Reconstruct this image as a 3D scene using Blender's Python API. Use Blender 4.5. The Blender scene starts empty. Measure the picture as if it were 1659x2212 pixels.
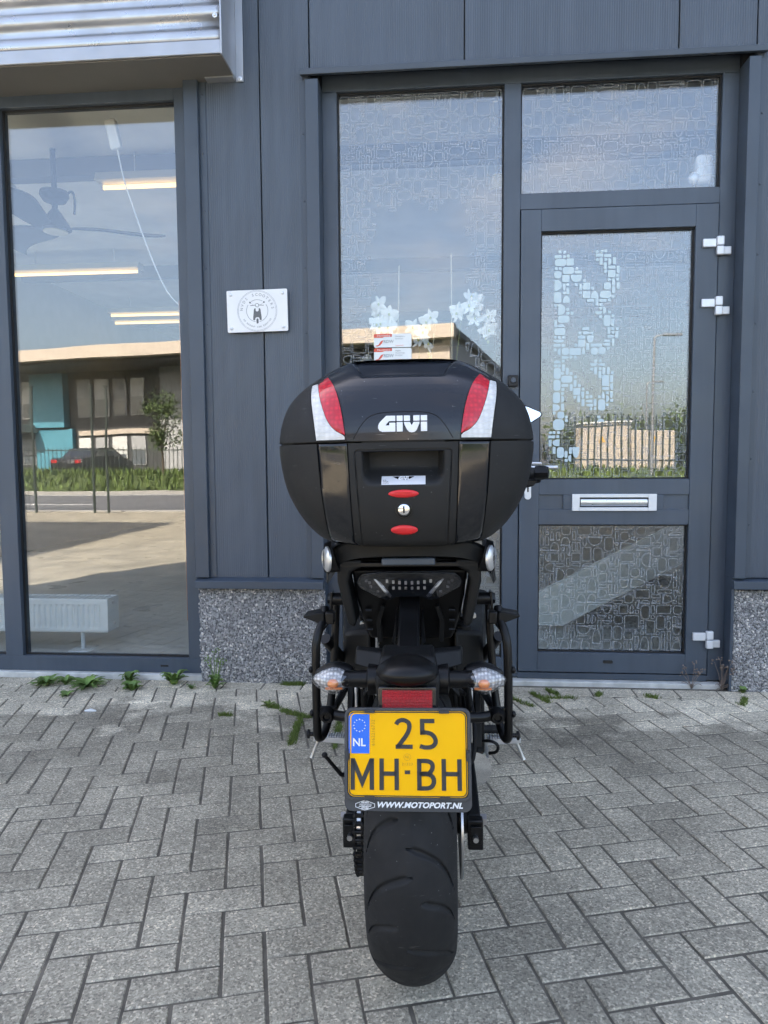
import bpy, bmesh, math, random
from mathutils import Vector, Matrix, Euler, noise
R = math.radians
random.seed(7)
S = bpy.context.scene
col = S.collection

# ------------------------------------------------------------------ camera
CAM_H = 1.12
cd = bpy.data.cameras.new('camera'); cam = bpy.data.objects.new('camera', cd); col.objects.link(cam)
cam.matrix_world = (Matrix.Translation((0, 0, CAM_H)) @ Matrix.Rotation(R(4.8), 4, 'Z')
                    @ Matrix.Rotation(R(90 - 4.25), 4, 'X') @ Matrix.Rotation(R(-0.38), 4, 'Z'))
cd.sensor_fit = 'VERTICAL'; cd.sensor_height = 24.0; cd.sensor_width = 18.0
cd.lens = 24.0 * 1534 / 2212
cd.clip_start = 0.02; cd.clip_end = 3000
S.camera = cam

# ------------------------------------------------------------------ sky, sun, exposure
SUN_EL = R(41); SUN_DIR = Vector((-0.52, 0.85, 0)).normalized()      # horizontal direction towards the sun
W = bpy.data.worlds.new('World'); S.world = W; W.use_nodes = True
nt = W.node_tree; nt.nodes.clear()
wo = nt.nodes.new('ShaderNodeOutputWorld'); bg = nt.nodes.new('ShaderNodeBackground')
sk = nt.nodes.new('ShaderNodeTexSky'); sk.sky_type = 'NISHITA'; sk.sun_disc = False
sk.sun_elevation = SUN_EL; sk.sun_rotation = math.atan2(SUN_DIR.x, SUN_DIR.y)
sk.air_density = 1.0; sk.dust_density = 4.0; sk.ozone_density = 1.8
# thin fair-weather cloud: a patchy whitening of the sky all round
tc = nt.nodes.new('ShaderNodeTexCoord'); mp = nt.nodes.new('ShaderNodeMapping'); mp.inputs['Scale'].default_value = (1.6, 1.6, 4.2)
ns = nt.nodes.new('ShaderNodeTexNoise'); ns.inputs['Scale'].default_value = 2.1; ns.inputs['Detail'].default_value = 7; ns.inputs['Roughness'].default_value = .56
rp = nt.nodes.new('ShaderNodeValToRGB'); rp.color_ramp.elements[0].position = .54; rp.color_ramp.elements[1].position = .80
rp.color_ramp.elements[0].color = (.05, .05, .05, 1); rp.color_ramp.elements[1].color = (.50, .50, .50, 1)
mx = nt.nodes.new('ShaderNodeMixRGB'); mx.inputs[2].default_value = (4.6, 4.2, 4.1, 1)
nt.links.new(tc.outputs['Generated'], mp.inputs['Vector']); nt.links.new(mp.outputs[0], ns.inputs['Vector'])
nt.links.new(ns.outputs['Fac'], rp.inputs[0]); nt.links.new(rp.outputs[0], mx.inputs[0])
nt.links.new(sk.outputs[0], mx.inputs[1]); nt.links.new(mx.outputs[0], bg.inputs['Color'])
bg.inputs['Strength'].default_value = 0.15
nt.links.new(bg.outputs[0], wo.inputs[0])
sl = bpy.data.lights.new('sun', 'SUN'); sl.energy = 5.0; sl.angle = R(0.53); sl.color = (1, .92, .81)
so = bpy.data.objects.new('sun', sl); col.objects.link(so)
sd = Vector((SUN_DIR.x * math.cos(SUN_EL), SUN_DIR.y * math.cos(SUN_EL), math.sin(SUN_EL)))
so.rotation_euler = sd.to_track_quat('Z', 'Y').to_euler(); so.location = (-10, 20, 20)
S.view_settings.view_transform = 'Standard'; S.view_settings.look = 'None'
S.view_settings.gamma = 1; S.view_settings.use_curve_mapping = False
S.view_settings.exposure = 2.3
S.view_settings.use_white_balance = True; S.view_settings.white_balance_temperature = 7050; S.view_settings.white_balance_tint = 11     # camera set for open shade
S.render.engine = 'CYCLES'
S.cycles.use_adaptive_sampling = True; S.cycles.adaptive_threshold = 0.03; S.cycles.max_bounces = 8; S.cycles.transparent_max_bounces = 24; S.cycles.glossy_bounces = 5; S.cycles.diffuse_bounces = 3
S.cycles.use_denoising = True; S.cycles.caustics_reflective = False; S.cycles.caustics_refractive = False

# ------------------------------------------------------------------ materials
MT = {}
def mat(name, c, rough=.5, metal=0., var=0., vs=6., bump=0., bs=200., coat=0., spec=.5, rv=0., island=0., objr=0., dust=0., streak=0.):
    """procedural principled material: noise colour variation, noise bump, roughness variation"""
    m = bpy.data.materials.new(name); m.use_nodes = True; n = m.node_tree; b = n.nodes['Principled BSDF']
    b.inputs['Base Color'].default_value = (*c, 1); b.inputs['Roughness'].default_value = rough
    b.inputs['Metallic'].default_value = metal; b.inputs['Specular IOR Level'].default_value = spec
    b.inputs['Coat Weight'].default_value = coat; b.inputs['Coat Roughness'].default_value = .08
    t = n.nodes.new('ShaderNodeTexCoord'); L = n.links
    val = None
    def N(scale, detail=4):
        x = n.nodes.new('ShaderNodeTexNoise'); x.inputs['Scale'].default_value = scale; x.inputs['Detail'].default_value = detail
        L.new(t.outputs['Object'], x.inputs['Vector']); return x
    def mr(sock, lo, hi, a=.3, z=.7):
        x = n.nodes.new('ShaderNodeMapRange'); x.inputs['From Min'].default_value = a; x.inputs['From Max'].default_value = z
        x.inputs['To Min'].default_value = lo; x.inputs['To Max'].default_value = hi; L.new(sock, x.inputs['Value']); return x.outputs[0]
    fs = []
    if var: fs.append(mr(N(vs, 6).outputs['Fac'], 1 - var, 1 + var))
    if streak:                             # faint rain streaks running down
        mp_ = n.nodes.new('ShaderNodeMapping'); mp_.inputs['Scale'].default_value = (14, 14, .7); sx_ = n.nodes.new('ShaderNodeTexNoise'); sx_.inputs['Scale'].default_value = 2; sx_.inputs['Detail'].default_value = 6
        L.new(t.outputs['Object'], mp_.inputs['Vector']); L.new(mp_.outputs[0], sx_.inputs['Vector']); fs.append(mr(sx_.outputs['Fac'], 1 - streak, 1 + streak))
    if island:
        g = n.nodes.new('ShaderNodeNewGeometry'); fs.append(mr(g.outputs['Random Per Island'], 1 - island, 1 + island, 0, 1))
    if objr:
        g = n.nodes.new('ShaderNodeObjectInfo'); fs.append(mr(g.outputs['Random'], 1 - objr, 1 + objr, 0, 1))
    if fs:
        cur = fs[0]
        for s in fs[1:]:
            q = n.nodes.new('ShaderNodeMath'); q.operation = 'MULTIPLY'; L.new(cur, q.inputs[0]); L.new(s, q.inputs[1]); cur = q.outputs[0]
        v = n.nodes.new('ShaderNodeVectorMath'); v.operation = 'SCALE'; v.inputs[0].default_value = c; L.new(cur, v.inputs['Scale'])
        L.new(v.outputs[0], b.inputs['Base Color'])
    if dust:                               # specks of dust and scuffs
        vd = n.nodes.new('ShaderNodeTexVoronoi'); vd.inputs['Scale'].default_value = 95; L.new(t.outputs['Object'], vd.inputs['Vector'])
        a_ = mr(vd.outputs['Distance'], 1, 0, .05, .12); sc_ = n.nodes.new('ShaderNodeSeparateColor'); L.new(vd.outputs['Color'], sc_.inputs[0]); b_ = mr(sc_.outputs[0], 0, 1, .80, .82)
        q = n.nodes.new('ShaderNodeMath'); q.operation = 'MULTIPLY'; L.new(a_, q.inputs[0]); L.new(b_, q.inputs[1])
        mp_ = n.nodes.new('ShaderNodeMapping'); mp_.inputs['Scale'].default_value = (30, 30, 260); mp_.inputs['Rotation'].default_value = (.3, .9, .2); s2 = n.nodes.new('ShaderNodeTexNoise'); s2.inputs['Scale'].default_value = 1; s2.inputs['Detail'].default_value = 2
        L.new(t.outputs['Object'], mp_.inputs['Vector']); L.new(mp_.outputs[0], s2.inputs['Vector']); q2 = n.nodes.new('ShaderNodeMath'); q2.operation = 'MAXIMUM'; L.new(q.outputs[0], q2.inputs[0]); L.new(mr(s2.outputs['Fac'], 0, .35, .70, .76), q2.inputs[1])
        q3 = n.nodes.new('ShaderNodeMath'); q3.operation = 'MULTIPLY'; q3.inputs[1].default_value = dust; L.new(q2.outputs[0], q3.inputs[0])
        mx_ = n.nodes.new('ShaderNodeMixRGB'); mx_.inputs[2].default_value = (.30, .30, .29, 1); L.new(q3.outputs[0], mx_.inputs[0])
        if fs: L.new(v.outputs[0], mx_.inputs[1])
        else: mx_.inputs[1].default_value = (*c, 1)
        L.new(mx_.outputs[0], b.inputs['Base Color'])
    if rv: L.new(mr(N(vs * 2.3, 5).outputs['Fac'], max(0, rough - rv), min(1, rough + rv)), b.inputs['Roughness'])
    if bump:
        x = n.nodes.new('ShaderNodeBump'); x.inputs['Strength'].default_value = bump; x.inputs['Distance'].default_value = .002
        L.new(N(bs, 3).outputs['Fac'], x.inputs['Height']); L.new(x.outputs[0], b.inputs['Normal'])
    MT[name] = m; return m

def glass_mat(name, base, tint, ior=1.5):
    """window glass: mirror coat over clear pane, reflectance rising with angle as on double glazing"""
    m = bpy.data.materials.new(name); m.use_nodes = True; n = m.node_tree; n.nodes.clear(); L = n.links
    o = n.nodes.new('ShaderNodeOutputMaterial'); mix = n.nodes.new('ShaderNodeMixShader')
    tr = n.nodes.new('ShaderNodeBsdfTransparent'); tr.inputs[0].default_value = (*tint, 1)
    gl = n.nodes.new('ShaderNodeBsdfGlossy'); gl.inputs['Roughness'].default_value = 0.0; gl.inputs[0].default_value = (.93, .96, 1, 1)
    fr = n.nodes.new('ShaderNodeLayerWeight'); fr.inputs[0].default_value = .5          # Facing = 1 - |cos|, the same from both sides
    pw = n.nodes.new('ShaderNodeMath'); pw.operation = 'POWER'; pw.inputs[1].default_value = 5; L.new(fr.outputs['Facing'], pw.inputs[0])
    mr = n.nodes.new('ShaderNodeMapRange'); mr.inputs['To Min'].default_value = base; mr.inputs['To Max'].default_value = 1
    L.new(pw.outputs[0], mr.inputs['Value']); L.new(mr.outputs[0], mix.inputs[0]); L.new(tr.outputs[0], mix.inputs[1]); L.new(gl.outputs[0], mix.inputs[2])
    # very slight waviness of float glass
    t = n.nodes.new('ShaderNodeTexCoord'); x = n.nodes.new('ShaderNodeTexNoise'); x.inputs['Scale'].default_value = 2.2; x.inputs['Detail'].default_value = 1
    bm_ = n.nodes.new('ShaderNodeBump'); bm_.inputs['Strength'].default_value = .05; bm_.inputs['Distance'].default_value = .01
    L.new(t.outputs['Object'], x.inputs['Vector']); L.new(x.outputs['Fac'], bm_.inputs['Height']); L.new(bm_.outputs[0], gl.inputs['Normal'])
    L.new(mix.outputs[0], o.inputs[0]); MT[name] = m; return m

def film_mat(name, c, alpha):
    m = bpy.data.materials.new(name); m.use_nodes = True; n = m.node_tree; b = n.nodes['Principled BSDF']
    b.inputs['Base Color'].default_value = (*c, 1); b.inputs['Roughness'].default_value = .55; b.inputs['Alpha'].default_value = alpha
    x = n.nodes.new('ShaderNodeTexNoise'); x.inputs['Scale'].default_value = 60; t = n.nodes.new('ShaderNodeTexCoord')
    r = n.nodes.new('ShaderNodeMapRange'); r.inputs['To Min'].default_value = .45; r.inputs['To Max'].default_value = .65
    n.links.new(t.outputs['Object'], x.inputs['Vector']); n.links.new(x.outputs['Fac'], r.inputs['Value']); n.links.new(r.outputs[0], b.inputs['Roughness'])
    MT[name] = m; return m

def emit_mat(name, c, s):
    m = bpy.data.materials.new(name); m.use_nodes = True; b = m.node_tree.nodes['Principled BSDF']
    b.inputs['Base Color'].default_value = (.8, .8, .8, 1); b.inputs['Emission Color'].default_value = (*c, 1); b.inputs['Emission Strength'].default_value = s
    MT[name] = m; return m

def ribbed_mat(name, c, pitch, strength, rough=.42):
    """powder-coated sandwich panel with fine vertical micro ribs"""
    m = mat(name, c, rough, var=.07, vs=1.7, rv=.08, streak=.10); n = m.node_tree; b = n.nodes['Principled BSDF']; L = n.links
    t = n.nodes.new('ShaderNodeTexCoord'); s = n.nodes.new('ShaderNodeSeparateXYZ'); L.new(t.outputs['Object'], s.inputs[0])
    mu = n.nodes.new('ShaderNodeMath'); mu.operation = 'MULTIPLY'; mu.inputs[1].default_value = 2 * math.pi / pitch
    si = n.nodes.new('ShaderNodeMath'); si.operation = 'SINE'; L.new(s.outputs['X'], mu.inputs[0]); L.new(mu.outputs[0], si.inputs[0])
    bu = n.nodes.new('ShaderNodeBump'); bu.inputs['Strength'].default_value = strength; bu.inputs['Distance'].default_value = .0006
    L.new(si.outputs[0], bu.inputs['Height']); L.new(bu.outputs[0], b.inputs['Normal'])
    return m

def paver_mat(name, base, far=False):
    """washed concrete: fine dark and white aggregate, per-stone tone, wandering stains; cleaner and lighter close to the wall by a broken edge"""
    m = bpy.data.materials.new(name); m.use_nodes = True; n = m.node_tree; b = n.nodes['Principled BSDF']; L = n.links
    t = n.nodes.new('ShaderNodeNewGeometry'); P = t.outputs['Position']
    def nz(scale, detail=3, rough=.5):
        x = n.nodes.new('ShaderNodeTexNoise'); x.inputs['Scale'].default_value = scale; x.inputs['Detail'].default_value = detail; x.inputs['Roughness'].default_value = rough
        L.new(P, x.inputs['Vector']); return x.outputs['Fac']
    def mr(s, a, z, lo, hi):
        x = n.nodes.new('ShaderNodeMapRange'); L.new(s, x.inputs['Value'])
        for k, v in zip(('From Min', 'From Max', 'To Min', 'To Max'), (a, z, lo, hi)): x.inputs[k].default_value = v
        return x.outputs[0]
    def mul(p, q):
        x = n.nodes.new('ShaderNodeMath'); x.operation = 'MULTIPLY'
        for k, s in enumerate((p, q)):
            if isinstance(s, float): x.inputs[k].default_value = s
            else: L.new(s, x.inputs[k])
        return x.outputs[0]
    vo = n.nodes.new('ShaderNodeTexVoronoi'); vo.inputs['Scale'].default_value = 210; L.new(P, vo.inputs['Vector'])
    sp = n.nodes.new('ShaderNodeSeparateColor'); L.new(vo.outputs['Color'], sp.inputs[0])
    grain = n.nodes.new('ShaderNodeValToRGB'); cr = grain.color_ramp; cr.interpolation = 'LINEAR'
    cr.elements[0].position = 0; cr.elements[0].color = (.58, .58, .58, 1); cr.elements[1].position = 1; cr.elements[1].color = (1.8, 1.77, 1.70, 1)
    for p, v in ((.12, .70), (.3, .9), (.72, 1.08), (.9, 1.4), (.96, 1.6)):
        e = cr.elements.new(p); e.color = (v, v, v * .98, 1)
    L.new(sp.outputs[0], grain.inputs[0])
    fine = mr(nz(420, 2), .3, .7, .8, 1.2)
    oi = n.nodes.new('ShaderNodeObjectInfo')
    tone = mul(mr(oi.outputs['Random'], 0, 1, .84, 1.12), mr(t.outputs['Random Per Island'], 0, 1, .86, 1.1))
    stain = mr(nz(2.3, 7, .62), .33, .67, .66, 1.18)
    # the clean strip along the wall, with a ragged edge
    sy = n.nodes.new('ShaderNodeSeparateXYZ'); L.new(P, sy.inputs[0])
    ad = n.nodes.new('ShaderNodeMath'); ad.operation = 'ADD'; L.new(sy.outputs['Y'], ad.inputs[0]); L.new(mr(nz(3.1, 6, .6), .3, .7, -.28, .28), ad.inputs[1])
    wall = mr(ad.outputs[0], 2.93, 3.07, 0., 1.)
    dark = mr(ad.outputs[0], 2.35, 2.85, 0., 1.)
    d2 = mr(dark, 0, 1, 1.06, .82); w2 = mr(wall, 0, 1, 1.0, 2.0)
    lichen = mr(nz(24, 5, .65), .64, .72, 0., .3)
    f = mul(mul(mul(mul(mul(tone, stain), fine), d2), w2), 1.0)
    v = n.nodes.new('ShaderNodeVectorMath'); v.operation = 'SCALE'; v.inputs[0].default_value = base; L.new(f, v.inputs['Scale'])
    v2 = n.nodes.new('ShaderNodeVectorMath'); v2.operation = 'MULTIPLY'; L.new(v.outputs[0], v2.inputs[0]); L.new(grain.outputs[0], v2.inputs[1])
    mixl = n.nodes.new('ShaderNodeMixRGB'); mixl.inputs[2].default_value = (.34, .35, .32, 1); L.new(lichen, mixl.inputs[0]); L.new(v2.outputs[0], mixl.inputs[1])
    L.new(mixl.outputs[0], b.inputs['Base Color']); b.inputs['Roughness'].default_value = .88; b.inputs['Specular IOR Level'].default_value = .3
    bu = n.nodes.new('ShaderNodeBump'); bu.inputs['Strength'].default_value = .55; bu.inputs['Distance'].default_value = .003
    L.new(sp.outputs[1], bu.inputs['Height']); L.new(bu.outputs[0], b.inputs['Normal'])
    MT[name] = m; return m

# ------------------------------------------------------------------ mesh builder
class MB:
    def __init__(s): s.v = []; s.f = []
    def add(s, v, f):
        o = len(s.v); s.v += [tuple(p) for p in v]; s.f += [tuple(i + o for i in q) for q in f]; return s
    def box(s, x0, x1, y0, y1, z0, z1):
        return s.add([(x0, y0, z0), (x1, y0, z0), (x1, y1, z0), (x0, y1, z0), (x0, y0, z1), (x1, y0, z1), (x1, y1, z1), (x0, y1, z1)],
                     [(0, 3, 2, 1), (4, 5, 6, 7), (0, 1, 5, 4), (1, 2, 6, 5), (2, 3, 7, 6), (3, 0, 4, 7)])
    def loft(s, rings, cap=True, closed=True):
        n = len(rings[0]); o = len(s.v)
        for r in rings: s.v += [tuple(p) for p in r]
        for k in range(len(rings) - 1):
            for i in range(n if closed else n - 1):
                j = (i + 1) % n; a = o + k * n
                s.f.append((a + i, a + j, a + n + j, a + n + i))
        if cap:
            s.f.append(tuple(o + i for i in reversed(range(n)))); s.f.append(tuple(o + (len(rings) - 1) * n + i for i in range(n)))
        return s
    def tube(s, pts, r, n=10, closed=False, cap=True, flat=1.0):
        P = [Vector(p) for p in pts]; m = len(P); rs = r if isinstance(r, (list, tuple)) else [r] * m
        T = []
        for i in range(m):
            if closed: d = P[(i + 1) % m] - P[i - 1]
            else: d = P[min(i + 1, m - 1)] - P[max(i - 1, 0)]
            T.append(d.normalized())
        up = Vector((0, 0, 1)) if abs(T[0].z) < .9 else Vector((0, 1, 0))
        nrm = (up - T[0] * up.dot(T[0])).normalized(); rings = []
        for i in range(m):
            nrm = (nrm - T[i] * nrm.dot(T[i])).normalized(); b = T[i].cross(nrm)
            rings.append([P[i] + (nrm * math.cos(2 * math.pi * k / n) * flat + b * math.sin(2 * math.pi * k / n)) * rs[i] for k in range(n)])
        if closed: rings.append(rings[0]); cap = False
        return s.loft(rings, cap)
    def cyl(s, p0, p1, r0, r1=None, n=18): return s.tube([p0, p1], [r0, r0 if r1 is None else r1], n)
    def prism(s, poly, fn, w0, w1):
        n = len(poly); return s.loft([[fn(a, b, w0) for a, b in poly], [fn(a, b, w1) for a, b in poly]])
    def lathe(s, prof, c, ax=(1, 0, 0), n=32, cap=True, a0=0, a1=2 * math.pi):
        ax = Vector(ax).normalized(); u = ax.orthogonal().normalized(); w = ax.cross(u); c = Vector(c)
        full = abs(a1 - a0 - 2 * math.pi) < 1e-6; k = n if full else n + 1
        rings = [[c + ax * h + (u * math.cos(a0 + (a1 - a0) * i / n) + w * math.sin(a0 + (a1 - a0) * i / n)) * r for i in range(k)] for r, h in prof]
        return s.loft(rings, cap, full)
    def ell(s, c, r, nu=20, nv=12, fn=None):
        rings = []
        for j in range(1, nv):
            t = math.pi * j / nv
            ring = []
            for i in range(nu):
                a = 2 * math.pi * i / nu
                p = Vector((math.sin(t) * math.cos(a), math.sin(t) * math.sin(a), math.cos(t)))
                if fn: p = fn(p)
                ring.append((c[0] + r[0] * p.x, c[1] + r[1] * p.y, c[2] + r[2] * p.z))
            rings.append(ring)
        return s.loft(rings)
    def grid(s, fn, nu, nv, flip=False):
        o = len(s.v)
        for j in range(nv + 1):
            for i in range(nu + 1): s.v.append(tuple(fn(i / nu, j / nv)))
        for j in range(nv):
            for i in range(nu):
                a = o + j * (nu + 1) + i; q = (a, a + 1, a + nu + 2, a + nu + 1)
                s.f.append(q[::-1] if flip else q)
        return s
    def mirx(s):
        v = [(-x, y, z) for x, y, z in s.v]; f = [q[::-1] for q in s.f]; s.add(v, f); return s
    def flipx(s):
        s.v = [(-x, y, z) for x, y, z in s.v]; s.f = [q[::-1] for q in s.f]; return s
    def mesh(s, name, m=None, ang=35, smooth=True):
        me = bpy.data.meshes.new(name); me.from_pydata(s.v, [], s.f); me.validate()
        bm = bmesh.new(); bm.from_mesh(me); bmesh.ops.recalc_face_normals(bm, faces=bm.faces[:]) if s.fixn else None; bm.to_mesh(me); bm.free()
        if smooth:
            me.shade_smooth(); me.set_sharp_from_angle(angle=R(ang))
        if m: me.materials.append(MT[m])
        return me
    fixn = True
    def build(s, name, m, parent=None, bev=0, seg=2, solid=0, ang=35, smooth=True, label=None, kind=None):
        o = bpy.data.objects.new(name, s.mesh(name, m, ang, smooth)); col.objects.link(o)
        if parent: o.parent = parent
        if solid:
            q = o.modifiers.new('solid', 'SOLIDIFY'); q.thickness = abs(solid); q.offset = -1 if solid > 0 else 1
        if bev:
            q = o.modifiers.new('bevel', 'BEVEL'); q.width = bev; q.segments = seg; q.limit_method = 'ANGLE'; q.angle_limit = R(32); q.harden_normals = False
        if label: o['label'] = label
        if kind: o['kind'] = kind
        return o

def tag(o, label, cat, group=None):
    o['label'] = label; o['category'] = cat
    if group: o['group'] = group
    return o
def struct(o): o['kind'] = 'structure'; return o
def empty(name, loc=(0, 0, 0), rot=(0, 0, 0), parent=None):
    o = bpy.data.objects.new(name, None); col.objects.link(o); o.location = loc; o.rotation_euler = rot; o.empty_display_size = .1
    if parent: o.parent = parent
    return o
def copy_tree(o, parent=None):
    c = o.copy(); col.objects.link(c); c.parent = parent
    for ch in o.children: copy_tree(ch, c)
    return c
def bx(name, m, b, parent=None, bev=0, **k): return MB().box(*b).build(name, m, parent, bev, **k)
def XZ(y0): return lambda a, b, w: (a, y0 - w, b)           # polygon in x,z standing at depth y0, w towards the viewer
def arc(cx, cy, r, a0, a1, n=10, ry=None):
    ry = r if ry is None else ry
    return [(cx + r * math.cos(R(a0 + (a1 - a0) * i / n)), cy + ry * math.sin(R(a0 + (a1 - a0) * i / n))) for i in range(n + 1)]
def rrect(x0, x1, z0, z1, r, n=5):
    return arc(x1 - r, z1 - r, r, 0, 90, n) + arc(x0 + r, z1 - r, r, 90, 180, n) + arc(x0 + r, z0 + r, r, 180, 270, n) + arc(x1 - r, z0 + r, r, 270, 360, n)
def smoothpts(pts, it=2, closed=False):
    P = [Vector(p) for p in pts]
    for _ in range(it):
        q = [] if closed else [P[0]]
        for i in range(len(P) if closed else len(P) - 1):
            a, b = P[i], P[(i + 1) % len(P)]; q += [a * .75 + b * .25, a * .25 + b * .75]
        if not closed: q.append(P[-1])
        P = q
    return P
def ribbon(pts, w, fn, d0, d1, mb, closed=False):
    """flat stroke of width w along a 2-d polyline with mitred joins, given thickness d0..d1"""
    P = [Vector(p).to_2d() if len(p) > 2 else Vector(p) for p in pts]; n = len(P); L = []; Rr = []
    for i in range(n):
        a = (P[i] - P[i - 1]).normalized() if (i > 0 or closed) else None
        b = (P[(i + 1) % n] - P[i]).normalized() if (i < n - 1 or closed) else None
        if a is None: a = b
        if b is None: b = a
        na, nb = Vector((-a.y, a.x)), Vector((-b.y, b.x)); m = na + nb
        m = m.normalized() if m.length > 1e-6 else na
        k = w / 2 / max(.35, m.dot(na)); L.append(P[i] + m * k); Rr.append(P[i] - m * k)
    rings = [[fn(l.x, l.y, d0), fn(r.x, r.y, d0), fn(r.x, r.y, d1), fn(l.x, l.y, d1)] for l, r in zip(L, Rr)]
    if closed: mb.loft(rings + [rings[0]], cap=False)
    else: mb.loft(rings)
    return mb
def text_mesh(txt, size, shear=0, offset=0, sp=1.0, ext=0.0):
    """(verts 2-d, faces) of a line of text, centred"""
    cu = bpy.data.curves.new('t', 'FONT'); cu.body = txt; cu.size = size; cu.shear = shear; cu.offset = offset; cu.space_character = sp
    cu.align_x = 'CENTER'; cu.align_y = 'CENTER'; cu.resolution_u = 3
    o = bpy.data.objects.new('t', cu); col.objects.link(o)
    dg = bpy.context.evaluated_depsgraph_get(); me = bpy.data.meshes.new_from_object(o.evaluated_get(dg))
    v = [(p.co.x, p.co.y) for p in me.vertices]; f = [tuple(q.vertices) for q in me.polygons]
    bpy.data.objects.remove(o); bpy.data.curves.remove(cu); bpy.data.meshes.remove(me)
    return v, f
def put_text(mb, txt, size, fn, **k):
    v, f = text_mesh(txt, size, **k); return mb.add([fn(a, b) for a, b in v], f)

# ------------------------------------------------------------------ palette
FR = (.062, .082, .110)
mat('frame_paint', FR, .40, streak=.07, var=.08, vs=2.5, rv=.08, bump=.04, bs=500)
mat('trim_paint', (.054, .072, .097), .42, var=.10, vs=3, rv=.08, bump=.04, bs=500)
ribbed_mat('panel', (.066, .085, .112), .0106, .75)
ribbed_mat('panel_plain', (.066, .085, .112), .0106, .35)
mat('groove', (.012, .014, .018), .7)
mat('gasket', (.008, .008, .009), .55)
mat('galv', (.50, .50, .51), .34, .85, var=.10, vs=5, rv=.10)
mat('galv_flash', (.42, .44, .47), .40, .55, var=.08, vs=5, rv=.08)
mat('soffit', (.17, .165, .155), .6, var=.05)
mat('alu', (.70, .71, .72), .33, .8, var=.04, rv=.06, vs=30)
mat('alu_white', (.72, .74, .77), .35, .25, var=.03, rv=.05, vs=30)
mat('threshold', (.55, .55, .52), .8, var=.22, vs=16, bump=.3, bs=150)
mat('pebble', (.32, .315, .31), .5, island=.42, var=.15, vs=40)
mat('pebble_light', (.62, .59, .55), .5, island=.3)
mat('mortar', (.10, .10, .105), .9, var=.2, vs=60, bump=.4, bs=300)
paver_mat('paver', (.435, .388, .305)); paver_mat('paver_pale', (.19, .188, .18))
mat('joint', (.145, .128, .102), .95, var=.35, vs=14, bump=.6, bs=260)
glass_mat('glass', .112, (.975, .985, .98)); glass_mat('glass_dark', .065, (.96, .975, .97))
film_mat('etch', (.82, .86, .92), .20); film_mat('etch_fill', (.66, .80, .84), .82)
mat('plaque', (.78, .79, .80), .28, coat=.4, var=.02)
mat('ink', (.12, .13, .14), .5); mat('ink_soft', (.30, .32, .34), .5)
# ================================================================== SETTING
def wchild(o, P):                        # child given in world coordinates under a translated Empty
    o.parent = P; o.matrix_parent_inverse = Matrix.Translation(-Vector(P.location)); return o

# ---- ground sheets
mat('soil', (.06, .055, .05), .95, var=.3, vs=.8)
mat('asphalt', (.05, .05, .052), .9, var=.25, vs=3, bump=.3, bs=90)
mat('road_asphalt', (.14, .14, .145), .85, var=.2, vs=1.5, bump=.3, bs=90)
mat('road_paint', (.75, .75, .73), .7, var=.1, vs=5)
mat('kerb_stone', (.36, .35, .33), .8, var=.15, vs=4)
mat('grass_soil', (.07, .10, .025), .9, var=.4, vs=1.2)
struct(MB().add([(-900, -900, -.15), (900, -900, -.15), (900, 900, -.15), (-900, 900, -.15)], [(0, 1, 2, 3)]).build('ground', 'soil'))
YW = 3.343                                # where the herringbone is cut against the course along the wall
PX, PY0 = 3.5, .25
fc = MB()
for a in ((-40, -PX, -8.0, 3.5), (PX, 40, -8.0, 3.5), (-PX, PX, -8.0, PY0)):
    fc.add([(a[0], a[2], -.003), (a[1], a[2], -.003), (a[1], a[3], -.003), (a[0], a[3], -.003)], [(0, 1, 2, 3)])
struct(fc.build('forecourt', 'paver'))
pav = struct(MB().add([(-PX, PY0, -.0028), (PX, PY0, -.0028), (PX, 3.52, -.0028), (-PX, 3.52, -.0028)], [(0, 1, 2, 3)]).build('pavement', 'joint'))
struct(MB().box(-90, 90, -16.2, -8.2, -.1, -.02).build('road', 'road_asphalt'))
rd = bpy.data.objects['road']
for i in range(-8, 9): bx('lane_dash', 'road_paint', (i * 5.2 - 1.2, i * 5.2 + 1.2, -11.0, -10.85, -.02, -.016), rd)
for y in (-8.5, -15.8): bx('edge_line', 'road_paint', (-80, 80, y - .06, y + .06, -.02, -.016), rd)
struct(bx('kerb', 'kerb_stone', (-90, 90, -8.2, -8.0, -.1, .03), bev=.01)); struct(bx('far_kerb', 'kerb_stone', (-90, 90, -16.4, -16.2, -.1, .1), bev=.01))
g = MB().grid(lambda u, v: (-60 + 120 * u, -16.4 - 10 * v, .08 + .5 * math.sin(min(1, v * 2) * math.pi / 2) + .05 * math.sin(u * 40)), 60, 12)
struct(g.build('verge', 'grass_soil'))
mat('grass_blade', (.085, .13, .028), .75, island=.45)
gb = MB()
for k in range(9000):
    v = random.random() ** 1.3; x = random.uniform(-30, 22); y = -16.5 - 9 * v; z = .08 + .5 * math.sin(min(1, v * 2) * math.pi / 2)
    a = random.random() * 6.3; w = .05; h = random.uniform(.12, .34); dx, dy = math.cos(a) * w, math.sin(a) * w
    gb.add([(x - dx, y - dy, z), (x + dx, y + dy, z), (x + random.uniform(-.1, .1), y + random.uniform(-.1, .1), z + h)], [(0, 1, 2)])
gb.fixn = False
tag(gb.build('verge_grass', 'grass_blade', smooth=False, kind='stuff'), 'rough green grass on the verge across the road, mirrored in the glass', 'grass')

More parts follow.
